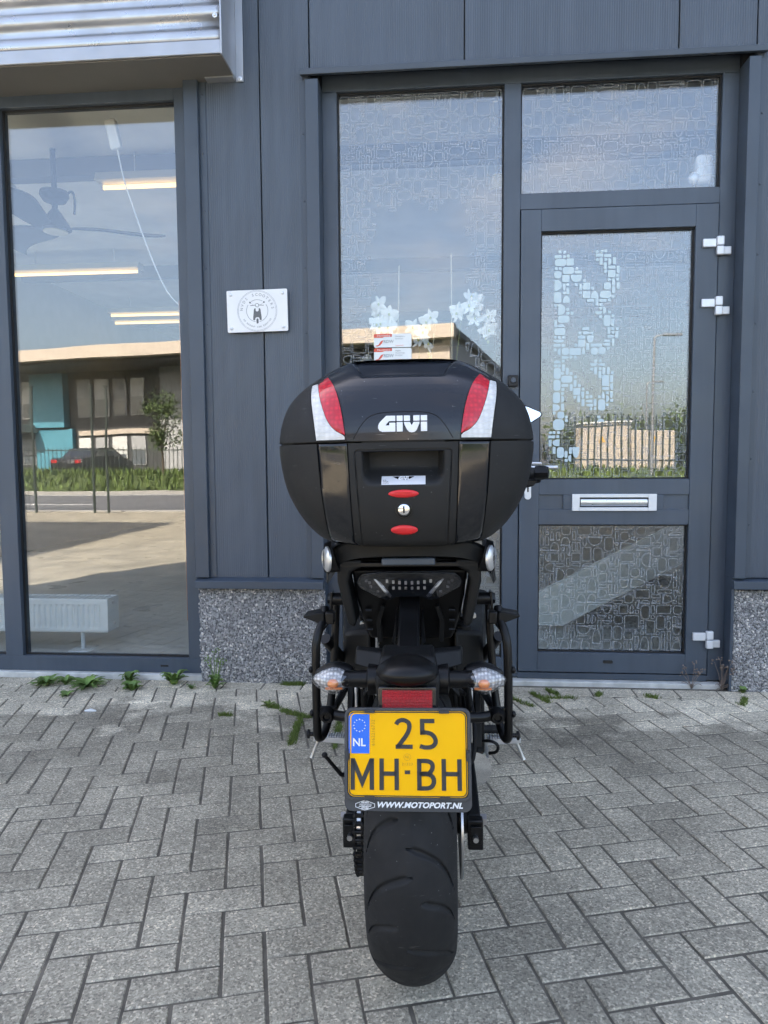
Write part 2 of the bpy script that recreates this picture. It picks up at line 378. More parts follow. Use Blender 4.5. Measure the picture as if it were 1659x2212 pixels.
# ---- herringbone pavers
PIT = .0966; ANG = R(15.5); PO = Vector((-.638, 1.626)); EU = Vector((math.cos(ANG), math.sin(ANG))); EV = Vector((-math.sin(ANG), math.cos(ANG)))
def clip(poly, keep):                     # clip convex polygon by half planes (n, d): n.p <= d
    for n_, d in keep:
        out = []
        for i in range(len(poly)):
            a, b = poly[i], poly[(i + 1) % len(poly)]; da, db = n_.dot(a) - d, n_.dot(b) - d
            if da <= 0: out.append(a)
            if da * db < 0: out.append(a + (b - a) * (da / (da - db)))
        poly = out
        if len(poly) < 3: return []
    return poly
def area(p): return abs(sum(p[i].x * p[(i + 1) % len(p)].y - p[(i + 1) % len(p)].x * p[i].y for i in range(len(p)))) / 2
def inset(poly, d):
    n = len(poly); out = []
    for i in range(n):
        a, b, c = poly[i - 1], poly[i], poly[(i + 1) % n]; e1 = (b - a).normalized(); e2 = (c - b).normalized()
        n1 = Vector((-e1.y, e1.x)); n2 = Vector((-e2.y, e2.x)); m = n1 + n2; m = m.normalized() if m.length > 1e-5 else n1
        out.append(b + m * d / max(.4, m.dot(n1)))
    return out
def stone_mb(poly, ch=.0024, dep=.05):
    mb = MB(); p = poly; n = len(p); q = inset(p, ch)
    r = [[(a.x, a.y, -dep) for a in p], [(a.x, a.y, -ch) for a in p], [(a.x, a.y, 0) for a in q]]
    mb.v = sum(r, [])
    for k in range(2):
        for i in range(n): j = (i + 1) % n; mb.f.append((k * n + i, k * n + j, k * n + n + j, k * n + n + i))
    mb.f.append(tuple(2 * n + i for i in range(n))); return mb
JW = .0035
def rect(w, h, jit): return [Vector((x * (w / 2 - JW) + random.uniform(-jit, jit), y * (h / 2 - JW) + random.uniform(-jit, jit))) for x, y in ((-1, -1), (1, -1), (1, 1), (-1, 1))]
def ccw(p): return p if sum(p[i].x * p[(i + 1) % len(p)].y - p[(i + 1) % len(p)].x * p[i].y for i in range(len(p))) > 0 else p[::-1]
variants = [stone_mb(rect(2 * PIT, PIT, .0013)).mesh('paver', 'paver', ang=20, smooth=False) for _ in range(6)]
stones = []                               # (distance, kind, centre, angle or polygon)
for i in range(-60, 70):
    for j in range(-40, 45):
        k = (i + j) % 4
        if k not in (0, 2): continue
        du, dv = (2, 1) if k == 0 else (1, 2)
        c = PO + EU * PIT * (i + du / 2) + EV * PIT * (j + dv / 2)
        if abs(c.x) > PX + .2 or c.y < PY0 - .2 or c.y > YW + .2: continue
        cs = [PO + EU * PIT * (i + a * du) + EV * PIT * (j + b * dv) for a, b in ((0, 0), (1, 0), (1, 1), (0, 1))]
        if all(abs(p.x) < PX and PY0 < p.y < YW for p in cs):
            stones.append((c, ANG if k == 0 else ANG + math.pi / 2, None))
        else:
            p = clip(cs, [(Vector((0, 1)), YW), (Vector((0, -1)), -PY0), (Vector((1, 0)), PX), (Vector((-1, 0)), PX)])
            if len(p) >= 3 and area(p) > .0012: stones.append((c, 0, inset(ccw(p), JW)))
x = -PX                                   # the course of pale stones laid along the wall
while x < PX:
    l = .2 + random.uniform(-.004, .004)
    stones.append((Vector((x + l / 2, YW + .05)), 0, [Vector((x + JW, YW + JW)), Vector((x + l - JW, YW + JW)), Vector((x + l - JW, YW + .112)), Vector((x + JW, YW + .112))])); x += l
def seen(c):
    d = cam.matrix_world.inverted() @ Vector((c.x, c.y, 0)); s = cd.lens / 24
    if d.z > -.1: return None
    u, v = d.x / -d.z * s * 4 / 3, d.y / -d.z * s
    return -d.z if abs(u) < .54 and abs(v) < .53 else None
vis = []; rest = []
for s in stones:
    q = seen(s[0])
    (vis if q else rest).append((q or 99, s))
vis.sort(key=lambda t: t[0]); rest += vis[300:]; vis = vis[:300]
def jz(): return random.gauss(0, .0006), R(random.gauss(0, .28)), R(random.gauss(0, .28))
for _, (c, a, poly) in vis:
    dz, rx, ry = jz()
    if poly is None:
        o = bpy.data.objects.new('paver', random.choice(variants)); o.rotation_euler = (rx, ry, a + R(random.gauss(0, .3)) + random.choice((0, math.pi)))
    else:
        o = bpy.data.objects.new('paver', stone_mb([p - c for p in poly]).mesh('paver', 'paver', smooth=False)); o.rotation_euler = (rx, ry, 0)
    o.location = (c.x, c.y, dz); col.objects.link(o); o.parent = pav
far = MB()
for _, (c, a, poly) in rest:
    pl = poly if poly else [c + Matrix.Rotation(a, 2) @ p for p in rect(2 * PIT, PIT, .0013)]
    mb = stone_mb(pl); dz, rx, ry = jz()
    far.add([(p[0], p[1], p[2] + dz + rx * (p[1] - c.y) + ry * (p[0] - c.x)) for p in mb.v], mb.f)
o = far.build('outer_pavers', 'paver', pav, smooth=False, kind='stuff')

# ---- the building the motorcycle is parked at
B = empty('shop_building', (0, 3.45, 0)); tag(B, 'dark blue-grey metal clad shop building with glazed entrance behind the motorcycle', 'building')
def bp(name, m, b, bev=.0015, **k): return wchild(bx(name, m, b, None, bev, **k), B)
def bpm(mb, name, m, **k): return wchild(mb.build(name, m, None, **k), B)
# body: backing wall, ends, roof, rear (all behind the cladding)
HB = 9.4
bk = MB()
for b in ((-5.3, -3.2, 3.5, 3.6, 0, HB), (-3.2, -1.24, 3.5, 3.6, 2.97, HB), (-1.24, -.59, 3.5, 3.6, 0, HB), (-.59, 1.36, 3.56, 3.64, 2.96, HB), (1.36, 9, 3.5, 3.6, 0, HB),
          (-5.3, -5.2, 3.6, 3.9, 0, HB), (-5.3, -5.2, 8.1, 15, 0, HB), (-5.3, -5.2, 3.9, 8.1, 0, .3), (-5.3, -5.2, 3.9, 8.1, 3.2, HB), (8.9, 9, 3.6, 15, 0, HB), (-5.3, 9, 15, 15.1, 0, HB), (-5.3, 9, 3.5, 15.1, HB, HB + .15)): bk.box(*b)
bpm(bk, 'wall', 'groove', smooth=False)
seams = [-5.3, -4.765, -3.8, -2.835, -1.835, -.87, .097, 1.06, 2.03, 2.995, 3.96, 4.925, 5.89, 6.855, 7.82, 9.0]
def panel(x0, x1, z0, z1, m='panel'): bp('cladding_panel', m, (x0 + .0025, x1 - .0025, 3.452, 3.49, z0, z1), bev=.003)
for a, b in zip(seams, seams[1:]):
    if b <= -3.1: panel(a, b, .53, HB)
    elif b <= -1.8: panel(max(a, -3.1), b, 2.96, HB)
    elif b <= -.8: panel(a, -1.235, 2.96, HB); panel(-1.235, b, .533, HB)
    elif b <= .1: panel(a, -.63, .533, HB); panel(-.63, b, 2.95, HB)
    elif b <= 1.1: panel(a, b, 2.95, HB)
    elif b <= 2.1: panel(a, 1.40, 2.95, HB); panel(1.40, b, .55, HB)
    else: panel(a, b, .55, HB)
# plinths of exposed aggregate with flashing on top
def pebbles(x0, x1, z0, z1, y, name):
    pl = bp('plinth', 'mortar', (x0, x1, y + .004, 3.6, -.06, z1), bev=.004)
    tmpl = []
    for k in range(8):
        bm = bmesh.new(); bmesh.ops.create_icosphere(bm, subdivisions=1, radius=1)
        for v in bm.verts: v.co *= 1 + random.uniform(-.16, .16)
        bm.verts.index_update(); tmpl.append(([v.co.copy() for v in bm.verts], [tuple(v.index for v in f.verts) for f in bm.faces])); bm.free()
    a, b_ = MB(), MB(); z = z0; st = .0094
    while z < z1:
        x = x0 + random.uniform(0, st)
        while x < x1:
            V, F = random.choice(tmpl); r = random.uniform(.0042, .0078); M = Euler((random.uniform(-.5, .5), random.random() * 6.3, random.uniform(-.5, .5))).to_matrix()
            S_ = Vector((r * random.uniform(.95, 1.5), r * .75, r * random.uniform(.7, 1)))
            c = Vector((x + random.uniform(-.003, .003), y + .004, z + random.uniform(-.003, .003)))
            (b_ if random.random() < .11 else a).add([c + M @ Vector((p.x * S_.x, p.y * S_.y, p.z * S_.z)) for p in V], F)
            x += st * random.uniform(.8, 1.25)
        z += st * .9
    a.fixn = b_.fixn = False
    a.build('pebble_facing', 'pebble', pl, ang=180, kind='stuff'); b_.build('pale_pebbles', 'pebble_light', pl, ang=180, kind='stuff')
pebbles(-1.224, -.586, 0, .478, 3.44, 'l'); pebbles(1.375, 2.1, 0, .488, 3.46, 'r')
def flashing(x0, x1, z0, z1, y):
    mb = MB().prism([(y, z0), (y, z1 - .014), (y + .05, z1), (y + .075, z1), (y + .075, z0 + .02), (y + .012, z0)], lambda a, b, w: (w, a, b), x0, x1)
    bpm(mb, 'sill_flashing', 'trim_paint', bev=.002)
flashing(-1.232, -.588, .484, .536, 3.405); flashing(1.36, 2.5, .498, .55, 3.425)
bp('plinth', 'mortar', (2.1, 9, 3.45, 3.6, -.06, .5)); bp('plinth', 'mortar', (-5.3, -3.2, 3.45, 3.6, -.06, .5))

# ---- left shop window
FY = 3.49
def fb(x0, x1, z0, z1, y0=FY, y1=FY + .075, m='frame_paint', name='window_frame', par=None, bev=.002):
    o = bx(name, m, (x0, x1, y0, y1, z0, z1), None, bev)
    if par: o.parent = par
    else: wchild(o, B)
    return o
lw = fb(-3.2, -1.24, .028, .105, name='window_sill_rail')
lw['label'] = 'bottom rail of the left shop window'
for b in ((-1.305, -1.24, .105, 2.965), (-2.292, -2.198, .105, 2.868), (-3.2, -3.135, .105, 2.965), (-3.135, -1.305, 2.868, 2.965)): fb(*b, name='frame_member', par=lw)
for x0, x1 in ((-3.135, -2.292), (-2.198, -1.305)):
    MB().box(x0, x1, FY + .038, FY + .046, .105, 2.868).build('pane', 'glass', lw, smooth=False)
    for b in ((x0, x0 + .008, .105, 2.868), (x1 - .008, x1, .105, 2.868), (x0 + .008, x1 - .008, .105, .113), (x0 + .008, x1 - .008, 2.860, 2.868)):
        fb(*b, y0=FY + .026, y1=FY + .037, m='gasket', name='gasket', par=lw, bev=0)
bx('drain_slot', 'gasket', (-1.455, -1.415, FY - .0015, FY + .01, .060, .068), lw)
for b in ((-1.250, -1.246),): pass
# vertical edge trim beside the window, its flange and rivets
bp('edge_trim', 'trim_paint', (-1.236, -1.165, 3.425, 3.492, .536, 2.955), bev=.003)
bp('edge_flange', 'trim_paint', (-1.165, -1.132, 3.447, 3.453, .536, 2.918), bev=.0015)
for k in range(9): bpm(MB().ell((-1.150, 3.446, .70 + k * .27), (.0045, .003, .0045), 10, 6), 'rivet', 'trim_paint')
bp('sill_stone', 'threshold', (-3.3, -1.226, 3.462, 3.56, -.05, .026), bev=.004)

# ---- corrugated box over the left window
fb_ = bp('fascia_soffit', 'soffit', (-5.2, -.984, 3.24, 3.5, 2.922, 2.934))
mb = MB(); prof = []
for i in range(85):
    z = 2.985 + i * .008; ph = (z - 2.985) / .105 * 2 * math.pi
    prof.append((3.243 - .013 * max(-.8, min(.8, math.sin(ph) * 1.25)), z))
mb.loft([[(-5.2, y, z) for y, z in prof], [(-.990, y, z) for y, z in prof]], cap=False, closed=False)
mb.build('corrugated_sheet', 'galv', fb_, solid=.002, ang=60)
bx('fascia_edge', 'galv_flash', (-5.2, -.988, 3.226, 3.236, 2.926, 2.984), fb_, .002)
bx('end_flashing', 'galv_flash', (-.988, -.980, 3.226, 3.452, 2.922, 3.66), fb_, .0015); bx('end_flange', 'galv_flash', (-.980, -.945, 3.444, 3.450, 2.912, 3.66), fb_, .0015)
bx('drip_strip', 'galv_flash', (-1.12, -.984, 3.405, 3.45, 2.915, 2.9215), fb_)
bx('fascia_top', 'galv_flash', (-5.2, -.98, 3.226, 3.5, 3.66, 3.668), fb_)
for p in ((-1.008, 3.222, 3.085), (-.962, 3.441, 2.925)): MB().lathe([(.0, -.006), (.005, -.005), (.006, 0), (.011, .001), (.011, .003)], p, (0, 1, 0), 12).build('bolt', 'alu', fb_)

# ---- entrance: head flashing, reveals, frame
mbh = MB().prism([(3.413, 2.913), (3.411, 2.939), (3.45, 2.960), (3.455, 2.960), (3.455, 2.925), (3.425, 2.913)], lambda a, b, w: (w, a, b), -.668, 1.440)
bpm(mbh, 'head_flashing', 'trim_paint', bev=.002)
bp('reveal', 'trim_paint', (-.648, -.585, 3.425, 3.56, .536, 2.9), bev=.003); bp('reveal', 'trim_paint', (1.359, 1.412, 3.425, 3.56, .55, 2.9), bev=.003)
bp('reveal_flange', 'trim_paint', (-.675, -.648, 3.446, 3.453, .536, 2.9)); bp('reveal_flange', 'trim_paint', (1.412, 1.440, 3.446, 3.453, .55, 2.9))
for k in range(7):
    bpm(MB().ell((-.662, 3.445, .8 + k * .31), (.0045, .003, .0045), 10, 6), 'rivet', 'trim_paint'); bpm(MB().ell((1.428, 3.445, .8 + k * .31), (.0045, .003, .0045), 10, 6), 'rivet', 'trim_paint')
bp('reveal_base', 'trim_paint', (-.60, -.585, 3.445, 3.56, 0, .536)); bp('reveal_base', 'trim_paint', (1.359, 1.372, 3.45, 3.56, 0, .55))
EY = 3.53
ef = fb(-.585, 1.359, 2.885, 2.962, EY, EY + .075, name='entrance_frame')
for b in ((-.585, -.512, .03, 2.885), (.288, .366, .03, 2.885), (1.285, 1.359, .03, 2.885), (.366, 1.285, 2.303, 2.376), (-.512, .288, .03, .125)):
    fb(*b, EY, EY + .075, name='frame_member', par=ef)
bx('threshold_bar', 'trim_paint', (.366, 1.285, EY - .004, EY + .07, .024, .054), ef, .002)
def pane(x0, x1, z0, z1, m, par, y=EY + .03):
    MB().box(x0, x1, y, y + .008, z0, z1).build('pane', m, par, smooth=False)
    for b in ((x0, x0 + .007, z0, z1), (x1 - .007, x1, z0, z1), (x0 + .007, x1 - .007, z0, z0 + .007), (x0 + .007, x1 - .007, z1 - .007, z1)):
        fb(*b, y0=y - .012, y1=y - .001, m='gasket', name='gasket', par=par, bev=0)
pane(-.512, .288, .125, 2.885, 'glass', ef); pane(.366, 1.285, 2.376, 2.885, 'glass', ef)
bp('threshold_stone', 'threshold', (-.585, 1.345, 3.487, 3.6, -.05, .021), bev=.004)
lockbox = bx('lock_box', 'gasket', (.312, .360, EY - .022, EY, 1.468, 1.522), ef, .003); MB().lathe([(0, -.006), (.012, -.006), (.013, 0)], (.337, EY - .022, 1.497), (0, 1, 0), 16).build('lock_cylinder', 'trim_paint', lockbox)

# ---- door leaf
DY = 3.522
dr = fb(.370, .465, .060, 2.299, DY, DY + .07, name='entrance_door'); dr['label'] = 'glazed entrance door with white mosaic lettering and letter slot'
for b in ((1.178, 1.281, .060, 2.299), (.465, 1.178, 2.197, 2.299), (.465, 1.178, .941, 1.016), (.465, 1.178, .795, .870), (.465, 1.178, .060, .158), (.582, 1.060, .870, .941)):
    fb(*b, DY, DY + .07, name='leaf_member', par=dr)
for x0, x1 in ((.465, .582), (1.060, 1.178)): fb(x0, x1, .870, .941, DY + .010, DY + .06, name='recessed_panel', par=dr, bev=0)
pane(.465, 1.178, 1.016, 2.197, 'glass', dr, DY + .03); pane(.465, 1.178, .158, .795, 'glass_dark', dr, DY + .03)
mb = MB()                                  # letter slot
for b in ((.624, .660, .863, .945), (.985, 1.024, .863, .945), (.660, .985, .928, .945), (.660, .985, .863, .880)): mb.box(b[0], b[1], DY - .012, DY, b[2], b[3])
ls = mb.build('letter_plate', 'alu_white', dr, .0015)
MB().box(.661, .984, DY - .002, DY, .881, .927).build('slot_back', 'groove', dr)
MB().prism([(0, 0), (-.004, .004), (-.009, .012), (-.0095, .024), (-.006, .034), (0, .038)], lambda a, b, w: (w, DY - .002 + a, .885 + b), .664, .981).build('letter_flap', 'alu', dr, .001)
MB().prism([(0, 0), (-.004, .0), (-.0045, .0055), (0, .006)], lambda a, b, w: (w, DY - .006 + a, .8985 + b), .664, .981).build('flap_ridge', 'alu_white', dr)
for zc in (2.103, 1.828, .237):            # three hinges
    h = bx('hinge', 'alu_white', (1.208, 1.268, DY - .016, DY, zc - .006, zc + .032), dr, .003)
    bx('hinge_leaf', 'alu_white', (1.303, 1.337, DY - .012, EY, zc - .040, zc - .004), h, .003)
    bx('knuckle', 'alu_white', (1.269, 1.302, DY - .024, DY, zc - .001, zc + .042), h, .005, seg=3); bx('knuckle', 'alu_white', (1.269, 1.302, DY - .024, DY, zc - .044, zc - .003), h, .005, seg=3)
MB().prism(rrect(.395, .427, .918, 1.15, .0155), XZ(DY), 0, .008).build('escutcheon', 'alu_white', dr, .001)
MB().prism(rrect(.4075, .4145, .955, .985, .003), XZ(DY), .008, .0095).build('keyhole', 'gasket', dr)
MB().tube([(.411, DY - .008, 1.075), (.411, DY - .05, 1.075), (.425, DY - .058, 1.075), (.545, DY - .058, 1.076)], .0095, 12).build('door_handle', 'alu', dr)
MB().prism(rrect(.785, .832, .108, .122, .006), XZ(DY), 0, .005).build('drain_cap', 'gasket', dr)

# ---- etched mosaic film on the glass
def film(x0, x1, z0, z1, y, par, seed, clear=None, fill=None, sc=1.0, cell=.0250):
    rnd = random.Random(seed); nx, nz = int((x1 - x0) / cell), int((z1 - z0) / cell); cx_, cz_ = (x1 - x0) / nx, (z1 - z0) / nz
    def cls(i, j):
        px, pz = x0 + (i + .5) * cx_, z0 + (j + .5) * cz_
        if clear and clear(px, pz): return -1
        return 1 if fill and fill(px, pz) else 0
    K = [[cls(i, j) for j in range(nz)] for i in range(nx)]; used = [[k < 0 for k in c] for c in K]
    A, F = MB(), MB()
    sizes = [(1, 1)] * 5 + [(2, 1)] * 4 + [(1, 2)] * 5 + [(2, 2)] * 6 + [(3, 1)] + [(3, 2)] * 5 + [(2, 3)] * 5 + [(3, 3)]
    for j in range(nz):
        for i in range(nx):
            if used[i][j]: continue
            for t in range(9):
                w, h = rnd.choice(sizes) if t < 8 else (1, 1)
                if i + w <= nx and j + h <= nz and all(not used[a][b] and K[a][b] == K[i][j] for a in range(i, i + w) for b in range(j, j + h)): break
            else: continue
            for a in range(i, i + w):
                for b in range(j, j + h): used[a][b] = True
            gap = .0026 if K[i][j] == 0 else .0023; X0, X1, Z0, Z1 = x0 + i * cx_ + gap, x0 + (i + w) * cx_ - gap, z0 + j * cz_ + gap, z0 + (j + h) * cz_ - gap
            jx, jz_ = rnd.uniform(-.002, .002), rnd.uniform(-.002, .002); X0 += jx; X1 += jx; Z0 += jz_; Z1 += jz_
            sh = rnd.random() * (1 if K[i][j] == 0 else .8) + (0 if K[i][j] == 0 else .12); W_, H_ = X1 - X0, Z1 - Z0; m_ = min(W_, H_)
            if sh < .28: P = rrect(X0, X1, Z0, Z1, m_ * .08, 1)
            elif sh < .62: P = rrect(X0, X1, Z0, Z1, m_ * .34, 4)
            else:                          # bullet: flat foot, pointed arch
                half = arc(0, 0, 1, 0, 90, 6); P = [(-1, -1), (1, -1)] + [(c_ ** .8, -1 + 2 * s_ ** .9) for c_, s_ in [(max(0, a), max(0, b)) for a, b in half]]
                P += [(-c_, s_) for c_, s_ in reversed(P[2:-1])]
                d = rnd.randrange(4)
                if d == 1: P = [(a, -b) for a, b in P][::-1]
                if d == 2: P = [(b, a) for a, b in P][::-1]
                if d == 3: P = [(-b, a) for a, b in P]
                P = [((X0 + X1) / 2 + a * W_ / 2, (Z0 + Z1) / 2 + b * H_ / 2) for a, b in P]
            if K[i][j] == 1: F.add([(a, y, b) for a, b in P], [tuple(range(len(P)))])
            else:
                Q = inset([Vector(p) for p in P], .0046); n = len(P)
                A.add([(a, y, b) for a, b in P] + [(q.x, y, q.y) for q in Q], [(k, (k + 1) % n, n + (k + 1) % n, n + k) for k in range(n)])
    A.fixn = F.fixn = False
    A.build('etched_film', 'etch', par, smooth=False, kind='stuff')
    if F.v: F.build('mosaic_lettering', 'etch_fill', par, smooth=False, kind='stuff')
def inseg(p, a, b, w):
    d = (b[0] - a[0], b[1] - a[1]); t = max(0, min(1, ((p[0] - a[0]) * d[0] + (p[1] - a[1]) * d[1]) / (d[0] ** 2 + d[1] ** 2 + 1e-9)))
    return math.hypot(p[0] - a[0] - t * d[0], p[1] - a[1] - t * d[1]) < w / 2
LET = []                                   # strokes in the lettering's own grid (x right, y down, about 0.29 mm a unit)
def curve(pts, w):
    P = smoothpts([(a, b, 0) for a, b in pts], 2)
    for a, b in zip(P, P[1:]): LET.append(((a.x, a.y), (b.x, b.y), w))
curve([(405, 310), (410, 1020)], 225); curve([(1050, 300), (1190, 370), (1255, 560), (1245, 760), (1150, 930), (1010, 980), (860, 870), (650, 620), (430, 330)], 225)
curve([(490, 1200), (370, 1380), (345, 1580), (400, 1790), (570, 1860), (740, 1770), (830, 1500)], 205); curve([(830, 1560), (910, 1740), (1070, 1800), (1215, 1680), (1255, 1480), (1190, 1300), (1090, 1200)], 205)
curve([(370, 2030), (370, 2760)], 215); curve([(1020, 2060), (1150, 2140), (1220, 2320), (1215, 2500), (1120, 2650), (980, 2690), (850, 2600), (640, 2370), (420, 2110)], 220)
curve([(460, 2890), (340, 3080), (310, 3260), (380, 3440), (520, 3500), (660, 3460)], 200); curve([(1040, 2900), (1120, 2930)], 110)
def letters(px, pz):
    gx, gy = (px - .467) / .0002866 + 62, (2.170 - pz) / .0002964
    return any(inseg((gx, gy), a, b, w) for a, b, w in LET)
film(.472, 1.171, 1.023, 2.190, DY + .0285, dr, 3, fill=letters, cell=.0190)
film(.472, 1.171, .165, .788, DY + .0285, dr, 4)
film(.374, 1.278, 2.384, 2.877, EY + .0285, ef, 5)
def clr(px, pz):
    e = .03 * math.sin(pz * 23) + .02 * math.sin(pz * 57 + 1)
    return -.352 + e < px < .13 - e * .8 and 1.0 < pz < 2.35 + .03 * math.sin(px * 31)
film(-.504, .280, .133, 2.877, EY + .0285, ef, 6, clear=clr)

# ---- added, unseen: block shading the forecourt, and a side window lighting the room
NB = empty('shade_block', (-20, 3.45, 0)); tag(NB, 'grey flat-roofed block added left of the shop, unseen, to shade the forecourt', 'building')
wchild(bx('wall', 'panel_plain', (-30, -10.4, 3.45, 16, 0, 9.0), None, .01), NB); wchild(bx('roof_edge', 'trim_paint', (-30.05, -10.35, 3.40, 16.05, 9.0, 9.12), None, .01), NB)
added_window = bp('side_window', 'frame_paint', (-5.31, -5.19, 3.9, 8.1, .26, .3))  # opening added out of view to let sun into the room
for b in ((-5.31, -5.19, 3.9, 3.96, .3, 3.2), (-5.31, -5.19, 8.04, 8.1, .3, 3.2), (-5.31, -5.19, 5.97, 6.03, .3, 3.15), (-5.31, -5.19, 3.96, 8.04, 3.15, 3.2)): bx('frame_member', 'frame_paint', b, added_window, .002)
bx('pane', 'glass_dark', (-5.26, -5.252, 3.96, 8.04, .3, 3.15), added_window, smooth=False)
# ---- rooms behind the glass
mat('room_floor', (.60, .62, .59), .35, var=.15, vs=1.5, rv=.1); mat('room_wall', (.45, .46, .45), .8, var=.05); mat('room_ceiling', (.84, .84, .80), .85, var=.12, vs=2)
mat('beam', (.22, .22, .21), .7)
struct(bx('shop_floor', 'room_floor', (-5.2, 8.9, 3.6, 15, -.02, .022)))
struct(bx('shop_ceiling', 'room_ceiling', (-5.2, 8.9, 3.6, 15, 3.44, 3.54)))
w_ = MB(); [w_.box(*b) for b in ((-5.2, 8.9, 14.9, 15, .022, 3.44), (-5.2, -5.1, 3.6, 3.9, .022, 3.44), (-5.2, -5.1, 8.1, 14.9, .022, 3.44), (-5.2, -5.1, 3.9, 8.1, .022, .3), (-5.2, -5.1, 3.9, 8.1, 3.2, 3.44), (3.2, 3.3, 3.6, 14.9, .022, 3.44))]
struct(w_.build('inner_wall', 'room_wall', smooth=False))
for y in (5.4, 8.4, 11.4): tag(bx('ceiling_beam', 'beam', (-5.1, 3.2, y, y + .12, 3.30, 3.44), bev=.005), 'grey ceiling beam seen through the left shop window, %s' % {5.4: 'nearest the glass', 8.4: 'between the tube lamps', 11.4: 'deepest in the room'}[y], 'beam', 'ceiling beams in the shop')
# ================================================================== THINGS IN AND ON THE SHOP
emit_mat('tube_glow', (1, .63, .19), .5)
mat('white_plastic', (.72, .73, .73), .4); mat('dark_plastic', (.03, .032, .036), .45); mat('radiator_paint', (.82, .86, .85), .35, var=.02)
mat('lamp_body', (.62, .60, .5), .5)
def tube_lamp(x0, x1, y, z, label, vis=True):
    e = empty('tube_lamp', (x0, y, z)); tag(e, label, 'lamp', 'fluorescent lamps in the shop'); L = x1 - x0
    MB().prism([(-.06, .03), (-.09, -.035), (.09, -.035), (.06, .03)], lambda a, b, w: (w, a, b + .05), 0, L).build('lamp_housing', 'lamp_body', e, .003)
    MB().cyl((.03, 0, -.012), (L - .03, 0, -.012), .016, n=12).build('glowing_tube', 'tube_glow', e)
    for x in (.015, L - .03): bx('lamp_socket', 'white_plastic', (x, x + .02, -.02, .02, -.035, .016), e, .003)
    for x in (L * .2, L * .8): MB().cyl((x, 0, .08), (x, 0, 3.44 - z), .004, n=6).build('hanger', 'alu', e)
tube_lamp(-2.60, -1.2, 5.36, 3.2, 'lit yellowish tube lamp beside the white cable, upper right in left window')
tube_lamp(-4.7, -3.34, 5.42, 3.2, 'lit tube lamp behind the ceiling fan at the left window edge')
tube_lamp(-4.8, -3.3, 7.7, 3.2, 'long lit tube lamp in the middle of the left window'); tube_lamp(-4.75, -3.2, 9.95, 3.2, 'lit tube lamp low in the left window, near its right edge')
tube_lamp(-4.95, -3.3, 10.5, 3.2, 'lowest and faintest lit tube lamp in the left window')
# ceiling fan
fe = empty('ceiling_fan', (-2.90, 5.25, 3.13)); tag(fe, 'dark three-bladed ceiling fan seen through the left shop window', 'ceiling fan')
MB().lathe([(.0, .31), (.02, .31), (.02, 0), (.10, 0), (.105, -.03), (.08, -.07), (.025, -.09), (.02, -.12), (.05, -.16), (.105, -.25), (.115, -.275), (.09, -.285), (0, -.288)], (0, 0, 0), (0, 0, 1), 24).build('motor', 'dark_plastic', fe)
MB().lathe([(0, -.289), (.088, -.289), (.084, -.296), (0, -.299)], (0, 0, 0), (0, 0, 1), 24).build('hub_disc', 'lamp_body', fe)
for a in (18, 140, 258):
    P = []
    for k in range(13):
        t = k / 12; r = .09 + .70 * t; w = .06 + .055 * math.sin(t * 2.4) if t < .95 else .03; a_ = R(a) + .22 * math.sin(t * 3)
        c = Vector((math.cos(a_) * r, math.sin(a_) * r, -.27 + .03 * math.sin(t * 3.1))); n_ = Vector((-math.sin(a_), math.cos(a_), .38))
        P.append([c - n_ * w, c + n_ * w * .8, c + n_ * w * .8 + Vector((0, 0, .012)), c - n_ * w + Vector((0, 0, .012))])
    MB().loft(P).build('blade', 'dark_plastic', fe, ang=50)
MB().tube(smoothpts([(.08, 0, -.03), (.13, .03, .02), (.16, 0, -.08), (.15, 0, -.17)]), .009, 8).build('receiver_cable', 'dark_plastic', fe)
# radiator
re_ = empty('radiator', (-3.19, 3.86, .022)); tag(re_, 'pale white panel radiator standing low behind the left shop window', 'radiator')
RL, Z0, Z1 = 1.275, .118, .312
def rib(u, v):
    x = u * RL; z = Z0 + (Z1 - Z0) * v; s = (x % .033) / .033; d = 0
    if .16 < v < .82 and .05 < x < RL - .04: d = .008 * max(0, min(1, (abs(s - .5) - .12) * 6)) - .008
    return (x, .002 + d, z)
for y, nm in ((0, 1), (.13, -1)):
    MB().grid(lambda u, v: (rib(u, v)[0], y + nm * -rib(u, v)[1], rib(u, v)[2]), 320, 18).build('radiator_panel', 'radiator_paint', re_, solid=.004, ang=25)
bx('side_cover', 'radiator_paint', (RL, RL + .004, -.004, .135, Z0 + .004, Z1), re_, .001); bx('top_grille', 'radiator_paint', (0, RL, .004, .127, Z1 - .012, Z1 - .006), re_)
for k in range(34): bx('grille_bar', 'radiator_paint', (.01 + k * .037, .016 + k * .037, .004, .127, Z1 - .006, Z1 + .001), re_)
for z in (Z0 + .04, Z1 - .03): MB().cyl((RL + .004, .06, z), (RL + .014, .06, z), .010, n=12).build('plug', 'alu', re_)
for x in (.25, 1.09): MB().cyl((x, .065, 0), (x, .065, Z0 + .03), .012, n=12).build('leg', 'radiator_paint', re_); bx('foot', 'radiator_paint', (x - .06, x + .06, .0, .13, 0, .008), re_, .003)
